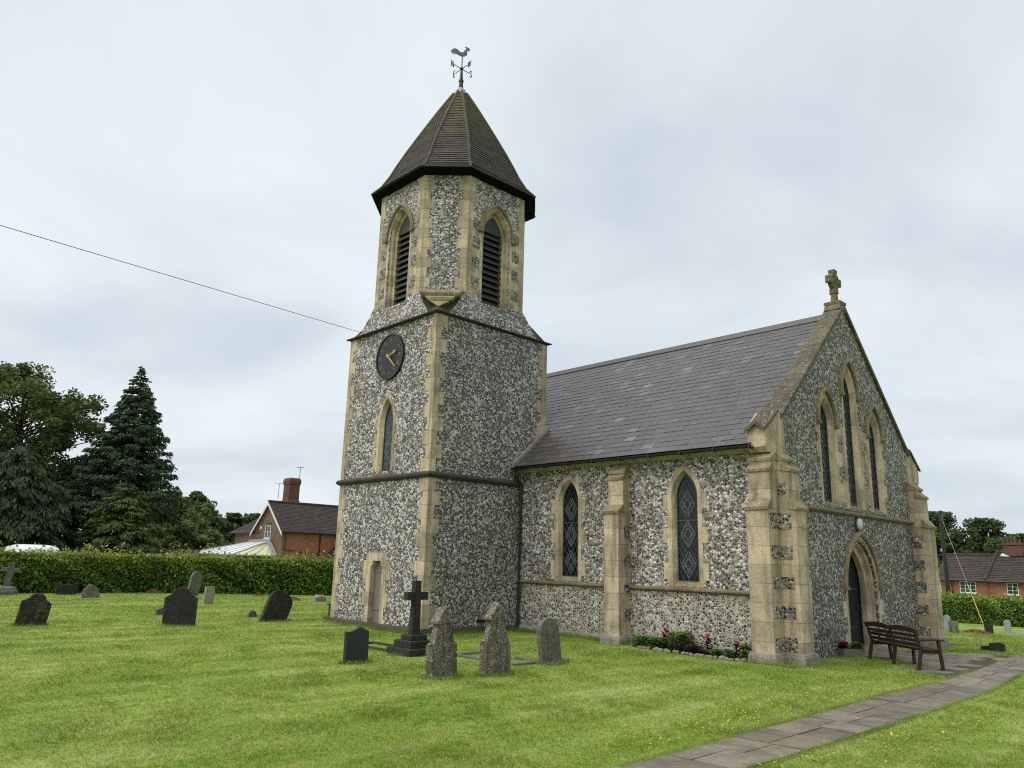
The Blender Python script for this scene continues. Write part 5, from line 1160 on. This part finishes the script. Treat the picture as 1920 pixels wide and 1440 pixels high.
# house with red roof, farther off
H2 = thing('brick_house','small house with a dark red tiled roof left of the brick gable','house',(0,0,0))
f2 = fy(44.0); w = MB(); w.prism([(-93,-1),(-80,-1),(-80,3.4),(-93,3.4)], f2, -8, 0); house_part(H2, w, 'wall', 'brick_dull')
w = MB(); tile_face(w, (-93.6,43.6,3.2),(-79.6,43.6,3.2),(-90,48,6.1),(-79.6,48,6.1), .25, .4, .02); tile_face(w, (-93.6,52,3.2),(-93.6,43.6,3.2),(-90,48.1,6.1),(-90,48,6.1), .25,.4,.02); tile_face(w, (-79.6,52.4,3.2),(-93.6,52.4,3.2),(-79.6,48,6.1),(-90,48,6.1), .4,.6,.02); r2_ = house_part(H2, w, 'roof', 'tile_red', fix=False)
w = MB(); w.tube([(-92.6,43.8,3.2),(-92.6,43.8,0)], .07, 6); w.tube([(-89,43.8,3.2),(-89,43.8,0)], .07, 6); house_part(H2, w, 'drainpipe', 'iron')
H3 = thing('shed','low brick outbuilding with blue-grey shutter showing under the conifer','shed',(0,0,0))
w = MB(); w.box((-63.5,22.0,-.2),(-60,24.3,2.3)); house_part(H3, w, 'wall', 'brick_dull'); w = MB(); w.box((-60.0,23.4,1.0),(-59.95,24.25,2.25)); house_part(H3, w, 'shutter', 'leadcame')
# house on the right
H4 = thing('brick_house','long red brick house with a dark tiled roof on the right','house',(0,0,0))
f4 = fy(70.0); gb_ = -3.2
w = MB(); w.prism([(-22.75,gb_),(-19.0,gb_),(-19.0,1.7),(-22.75,1.7)], f4, -7, 0); house_part(H4, w, 'wall', 'brick')
w = MB(); w.prism([(-19.0,gb_),(-8,gb_),(-8,1.72),(-19.0,1.72)], f4, -7, .25); house_part(H4, w, 'wall', 'brick')
w = MB(); tile_face(w, (-23.0,69.7,1.62),(-18.95,69.7,1.62),(-23.0,73.5,3.62),(-18.95,73.5,3.62), .28, .30, .03, lap=1.15); tile_face(w, (-19.2,69.4,1.60),(-8,69.4,1.60),(-19.2,73.5,3.84),(-8,73.5,3.84), .28, .30, .03, lap=1.15)
tile_face(w, (-8,77.4,1.6),(-23,77.4,1.6),(-8,73.5,3.7),(-23,73.5,3.7), .5, .6, .03); r4 = house_part(H4, w, 'roof', 'tile_brown', fix=False)
w = MB(); w.tube([(-23.0,73.5,3.66),(-19.1,73.5,3.66)], .10, 8, 0, .5); w.tube([(-19.2,73.5,3.88),(-8,73.5,3.88)], .10, 8, 0, .5); w.tube([(-19.2,69.4,1.66),(-19.2,73.5,3.90)], .10, 6, 0, .5); w.build('ridge_tile', M['tile_brown'], r4)
w = MB(); w.prism([(-23.02,69.7),(-22.96,69.7),(-22.96,73.5),(-23.02,73.5)], lambda u,z,d: Vector((u,z,1.5+(z-69.7)*.526+d)), 0, .12); house_part(H4, w, 'bargeboard', 'white')
w = MB(); w.box((-18.65,73.0,3.2),(-17.3,74.0,4.62)); w.box((-18.72,72.93,4.45),(-17.23,74.07,4.6)); c4 = w.build('chimney', M['brick_old'], r4)
w = MB()
for i in range(4): w.tube([(-18.4+i*.29,73.5,4.6),(-18.4+i*.29,73.5,4.95)], .11, 8, r2=.09)
w.build('chimney_pot', M['brick_old'], c4)
w = MB(); w.loft([[Vector((x,72.98,z)) for x,z in ((-18.9,3.62),(-18.75,3.8),(-18.6,3.55),(-18.7,3.4))],[Vector((x,72.9,z)) for x,z in ((-18.3,3.42),(-18.3,3.58),(-18.25,3.55),(-18.25,3.4))],[Vector((x,72.9,z)) for x,z in ((-17.2,3.45),(-17.2,3.6),(-17.15,3.6),(-17.15,3.42))]]); w.build('flashing', M['white'], c4)
w = MB(); w.tube([(-23,69.6,1.58),(-18.95,69.6,1.58)], .06, 6); w.tube([(-19.2,69.3,1.56),(-8,69.3,1.56)], .06, 6); w.tube([(-21.75,69.85,1.6),(-21.75,69.85,-3)], .05, 6); house_part(H4, w, 'gutter', 'iron')
hwin(H4, f4, -21.2, -20.05, .62, 1.48, 3, 3); hwin(H4, f4, -17.85, -17.1, .62, 1.48, 2, 3, d0=.25); hwin(H4, f4, -23.2, -22.6, .7, 1.5, 2, 3); hwin(H4, f4, -14.5, -13.3, .62, 1.48, 3, 3, d0=.25)

# ------------------------------------------------------------------ van, pole, wires
V_ = thing('van','white panel van with a rounded roof parked beyond the left hedge','van',(-48.2,10.25,0),R(-87))
def vsec(y_, top, hw, zb): return [Vector((x*hw,y_,z)) for x,z in ((-1,zb),(1,zb),(1.0,top*.66),(.97,top*.90),(.88,top*.975),(.6,top),(-.6,top),(-.88,top*.975),(-.97,top*.90),(-1.0,top*.66))]
b = MB(); b.loft([vsec(y_,t_,hw,.35) for y_,t_,hw in ((-2.3,.85,.85),(-2.25,1.0,.92),(-1.5,1.15,.95),(-.85,1.95,.95),(-.45,2.17,.97),(.5,2.24,.98),(1.6,2.22,.98),(2.25,2.12,.95),(2.38,1.9,.92))]); b.build('body', M['vanwhite'], V_, smooth=True, bevel=0)
for sx in (-1,1):
    for yy in (-1.5,1.4):
        wh = MB(); wh.tube([(sx*.80,yy,.32),(sx*.97,yy,.32)], .32, 20); wo_ = wh.build('wheel', M['rubber'], V_); hb = MB(); hb.tube([(sx*.96,yy,.32),(sx*.985,yy,.32)], .17, 14); hb.build('hub_cap', M['lead'], wo_)
b = MB(); b.loft([[Vector((-.78,-1.42,1.22)),Vector((.78,-1.42,1.22)),Vector((.72,-.92,1.86)),Vector((-.72,-.92,1.86))],[Vector((-.78,-1.47,1.24)),Vector((.78,-1.47,1.24)),Vector((.72,-.97,1.89)),Vector((-.72,-.97,1.89))]]); b.build('windscreen', M['glass_house'], V_)
for sx in (-1,1):
    b = MB(); b.box((sx*.75-.14,-2.33,.72),(sx*.75+.14,-2.22,.90)); b.build('headlight', M['lampglass'], V_, bevel=.03)
PX, PY = -19.25, 60.9; pz = G(PX,PY)
o = thing('utility_pole','black wooden utility pole behind the right hedge','utility pole',(PX,PY,pz)); b = MB(); b.tube([(0,0,-.3),(0,0,6.45-pz)], .16, 10, r2=.12); b.build('pole_shaft', M['iron'], o)
b = MB(); b.tube([(-.05,-.2,6.05-pz),(.45,-.2,6.05-pz)], .03, 6); b.tube([(.2,-.2,6.0-pz),(.2,-.2,6.3-pz)], .06, 8); b.build('bracket', M['leadcame'], o)
o = thing('stay_wire','slanting stay wire with a yellow guard at the right of the church','stay wire',(0,0,0)); A_, B_ = Vector((PX,PY,6.1)), Vector((-15.35,54.3,G(-15.35,54.3)))
b = MB(); b.tube([A_,B_], .012, 5); b.build('wire', M['lead'], o); M['guard'] = plain('yellow_guard', (.62,.40,.02), .5); b = MB(); b.tube([A_.lerp(B_,.66),A_.lerp(B_,.975)], .022, 6); b.build('guard', M['guard'], o)
o = MB(); o.tube([(PX,PY,6.2),(PX-6,PY-2,5.9),(PX-14,PY-4,5.75),(PX-24,PY-7,6.1)], .012, 4); tag(o.build('overhead_wire', M['iron']), 'thin service wire running left from the black utility pole', 'wire')
B_ = Vector((X0+.02,15.9,7.83)); A_ = B_.lerp(Vector((-13.88,1.83,7.01)), 2.1); pts = [A_.lerp(B_,t)+Vector((0,0,-.02*4*t*(1-t))) for t in [i/40 for i in range(41)]]
o = MB(); o.tube(pts, .0058, 6); wire_o = o.build('overhead_wire', M['iron']); tag(wire_o, 'black overhead wire crossing the sky to the tower', 'wire')

# ------------------------------------------------------------------ grass blades, buttercups
def blades(n, d0, d1, seed):
    rg = np.random.default_rng(seed); d = d0*(d1/d0)**rg.random(n)
    a = rg.uniform(-.815-1.15, -.815+1.15, n); x = d*np.sin(a); y = d*np.cos(a)
    keep = ~((x>X0-W-.1)&(x<X0+.1)&(y>Y0-.1)) & ~((x>-25)&(x<XG+.05)&(y>YN-.05)&(y<YF))
    pl_ = np.array([path_x(v)[0] for v in np.linspace(-6,25,200)]); pr_ = np.array([path_x(v)[1] for v in np.linspace(-6,25,200)]); yy = np.linspace(-6,25,200)
    e = rg.normal(size=n)*.035
    keep &= ~((x>np.interp(y,yy,pl_)+.03+e)&(x<np.interp(y,yy,pr_)-.03+e)&(y<25)) & ~in_poly(x+e,y+e,AP) & ~in_poly(x,y,[(-12.7,16.97),(-12.6,16.5),(-10.4,16.34),(-9.5,16.34),(-9.5,16.97)])
    keep &= ~((x>-47)&(x<-41.6)&(y<20)&(x<-42)) & (y<58)
    return x[keep], y[keep], d[keep]
X_,Y_,D1 = blades(900000, 4.0, 44, 71); n = len(X_); Z_ = gz(X_,Y_)
tuft = np.sin(X_*2.1+np.sin(Y_*1.7)*2)*np.sin(Y_*2.6+X_*.6)
hgt = (.016+.016*rng.random(n)+.020*np.clip(tuft,0,1)+.022*(rng.random(n)<.05))*(1+.018*(D1-6)); near_wall = (np.abs(Y_-YN)<.5)&(X_>X0)&(X_<-13); hgt[near_wall] *= 1.9
wid_ = .0035*(D1/6.5)**.85; az = rng.random(n)*2*PI; ln = rng.normal(size=(n,2))*.8
A = np.stack([np.cos(az),np.sin(az),np.zeros(n)],1)*wid_[:,None]; B = np.stack([ln[:,0],ln[:,1],np.ones(n)],1)*hgt[:,None]
gr = quads('grass', np.stack([X_,Y_,Z_-.004],1), A, B, M['blade'], (.92+.62*rng.random(n)**1.2)*(1-.12*np.clip(tuft,0,1)), tri=True); tag(gr, 'short mown green grass of the churchyard lawn', 'grass', kind='stuff')
# tall tufts at the feet of stones and walls
ft_ = []
for (x,y_,r_) in ((-11.15,9.0,.42),(-10.9,10.05,.42),(-11.4,12.1,.4),(-13.57,8.8,.34),(-14.1,10.6,.5),(-22.97,8.9,.5),(-24.47,5.55,.42),(-23.3,12,.5),(-12.0,11.6,.6),(-7.4,19.3,1.0)):
    m_ = 380; a = rng.random(m_)*2*PI; q_ = r_*(.75+.35*rng.random(m_)); ft_.append(np.stack([x+q_*np.cos(a)*.6,y_+q_*np.sin(a)],1))
xw = rng.uniform(X0+.1,-13.8,2600); ft_.append(np.stack([xw, 16.93-np.abs(rng.normal(size=2600))*.10],1)); xw = rng.uniform(X0-W-.1,X0+.1,1600); ft_.append(np.stack([xw, Y0-.13-np.abs(rng.normal(size=1600))*.05],1))
yw = rng.uniform(Y0,16.9,1500); ft_.append(np.stack([X0+.13+np.abs(rng.normal(size=1500))*.06, yw],1)); xw = rng.uniform(-9.6,-8.2,500); ft_.append(np.stack([xw, 16.38-np.abs(rng.normal(size=500))*.05],1))
for s in (0,1):
    yw = rng.uniform(3,20,5200); ft_.append(np.stack([np.array([path_x(v)[s] for v in yw])+(rng.normal(size=5200)*.035)+(-.015 if s==0 else .015), yw],1))
Q = np.concatenate(ft_); n = len(Q); az = rng.random(n)*2*PI; ln = rng.normal(size=(n,2))*.45; hh2 = (.05+.06*rng.random(n))*np.where(np.arange(n) >= n-10400, .5, 1.0)
tf = quads('grass', np.stack([Q[:,0],Q[:,1],gz(Q[:,0],Q[:,1])-.004],1), np.stack([np.cos(az),np.sin(az),np.zeros(n)],1)*.006, np.stack([ln[:,0],ln[:,1],np.ones(n)],1)*hh2[:,None], M['blade'], 1.0+.5*rng.random(n), tri=True); tag(tf, 'longer grass fringing stones, walls and path edges', 'grass', kind='stuff')
# buttercups
bc = []
for (x,y_,sx,sy,m_) in ((-5.85,8.6,.3,1.0,70),(-6.1,10.4,.35,1.3,120),(-5.9,13,.25,1.5,60),(-5.75,15.5,.2,1.4,40),(-4.1,8.6,.18,.9,50),(-4.0,10.6,.2,1.0,70),(-3.8,12.5,.2,.8,30),(-3.7,8.5,.3,1.2,40),(-8.5,8,1.6,2.2,90),(-13,7,3.5,2.5,90),(-9,13.5,1.5,1.5,40)):
    bc.append(np.stack([x+rng.normal(size=m_)*sx, y_+rng.normal(size=m_)*sy],1))
Q = np.concatenate(bc); lx = np.array([path_x(v)[0] for v in Q[:,1]]); rx = np.array([path_x(v)[1] for v in Q[:,1]]); Q = Q[(Q[:,0]<lx)|(Q[:,0]>rx)]; n = len(Q)
az = rng.random(n)*2*PI; s_ = .011*(1+rng.random(n)*.5); A = np.stack([np.cos(az),np.sin(az),rng.normal(size=n)*.25],1)*s_[:,None]; B = np.stack([-np.sin(az),np.cos(az),rng.normal(size=n)*.25],1)*s_[:,None]
bt = quads('buttercups', np.stack([Q[:,0],Q[:,1],gz(Q[:,0],Q[:,1])+.045+.02*rng.random(n)],1), A, B, M['yellow'], rng.random(n)); tag(bt, 'tiny yellow flowers scattered in the lawn beside the path', 'flowers', kind='stuff')

# ------------------------------------------------------------------ sky and sun
wd = bpy.data.worlds.new('World'); S.world = wd; wd.use_nodes = True; nt = wd.node_tree; nt.nodes.clear(); k = N(nt)
SUN_EL, SUN_AZ = R(58), R(200)        # azimuth measured clockwise from +Y
sky = k.n('ShaderNodeTexSky', sky_type='NISHITA', sun_disc=False, sun_elevation=SUN_EL, sun_rotation=SUN_AZ)
skyc = k.n('ShaderNodeVectorMath', {0: sky.outputs[0], 'Scale': .10}, operation='SCALE').outputs[0]
tc = k.n('ShaderNodeTexCoord').outputs['Generated']
sep = k.n('ShaderNodeSeparateXYZ', {0: tc}); hz = k.math('MAXIMUM', sep.outputs[2], .06)
uv = k.n('ShaderNodeCombineXYZ', {0: k.math('DIVIDE', sep.outputs[0], k.math('ADD', hz, .25)), 1: k.math('DIVIDE', sep.outputs[1], k.math('ADD', hz, .25)), 2: 0.0}).outputs[0]
n1 = k.noise(uv, 1.5, 5, .52, .4); n2 = k.noise(uv, .7, 3, .5)
cl = k.ramp(k.math('ADD', k.math('MULTIPLY', n1, .72), k.math('MULTIPLY', n2, .28)), [(.36,(.58,.655,.725)),(.46,(.67,.74,.795)),(.55,(.75,.815,.865)),(.65,(.83,.885,.925))])
col = k.mix(.92, skyc, cl)
gnd = k.ramp(sep.outputs[2], [(.44,(.25,.27,.2)),(.5,(1,1,1))])
bg = k.n('ShaderNodeBackground', {'Color': col, 'Strength': .56}); ow = k.n('ShaderNodeOutputWorld'); nt.links.new(bg.outputs[0], ow.inputs[0])
sd = bpy.data.lights.new('sun', 'SUN'); sd.energy = 1.5; sd.angle = R(60); sd.color = (1,.965,.91); so = bpy.data.objects.new('sun', sd); COL.objects.link(so)
dv = Vector((math.sin(SUN_AZ)*math.cos(SUN_EL), math.cos(SUN_AZ)*math.cos(SUN_EL), math.sin(SUN_EL))); so.rotation_euler = dv.to_track_quat('Z','Y').to_euler()

# ------------------------------------------------------------------ one part per piece
def split_loose(o):
    me = o.data; n = len(me.vertices); par = list(range(n))
    def find(a):
        while par[a] != a: par[a] = par[par[a]]; a = par[a]
        return a
    for e in me.edges:
        a, b = find(e.vertices[0]), find(e.vertices[1])
        if a != b: par[a] = b
    groups = {}
    for p in me.polygons: groups.setdefault(find(p.vertices[0]), []).append(p)
    if len(groups) < 2: return
    tn = me.attributes['tone'].data; nm = o.name.split('.')[0]
    for i, ps in enumerate(groups.values()):
        mb = MB()
        for p in ps: mb.face([me.vertices[v].co for v in p.vertices], p.material_index, tn[p.index].value)
        q = mb.data(nm, list(me.materials))
        if i == 0: first = q
        else:
            c = o.copy(); c.data = q; COL.objects.link(c)
    o.data = first
for o in list(COL.objects):
    if o.type == 'MESH' and o.name.split('.')[0] in ('minute_mark','weathering','flint_panel','air_brick','gutter_bracket','string_course','bargeboard','drainpipe','gutter','hinge_strap','door_ledge','chimney_pot','hip_tile','porch_roof','handrail','bracket','wall') and len(o.children) == 0: split_loose(o)

# ------------------------------------------------------------------ camera
f_px, pitch, roll, yaw = 1440.18, 0.22803, 0.02757, -0.81459
cd = bpy.data.cameras.new('camera'); cam = bpy.data.objects.new('camera', cd); COL.objects.link(cam)
fw = Vector((math.sin(yaw)*math.cos(pitch), math.cos(yaw)*math.cos(pitch), math.sin(pitch))); r0 = Vector((math.cos(yaw),-math.sin(yaw),0)); u0 = r0.cross(fw)
rt_ = r0*math.cos(roll)+u0*math.sin(roll); up_ = -r0*math.sin(roll)+u0*math.cos(roll)
cam.matrix_world = Matrix(((rt_.x,up_.x,-fw.x,0),(rt_.y,up_.y,-fw.y,0),(rt_.z,up_.z,-fw.z,2.0),(0,0,0,1)))
cd.sensor_width = 36; cd.lens = 36*f_px/1920; cd.clip_end = 3000; S.camera = cam
S.view_settings.view_transform = 'Standard'; S.view_settings.look = 'None'; S.view_settings.exposure = .96; S.view_settings.gamma = 1
S.cycles.max_bounces = 5; S.cycles.diffuse_bounces = 3; S.cycles.use_denoising = False; S.cycles.filter_width = 1.1
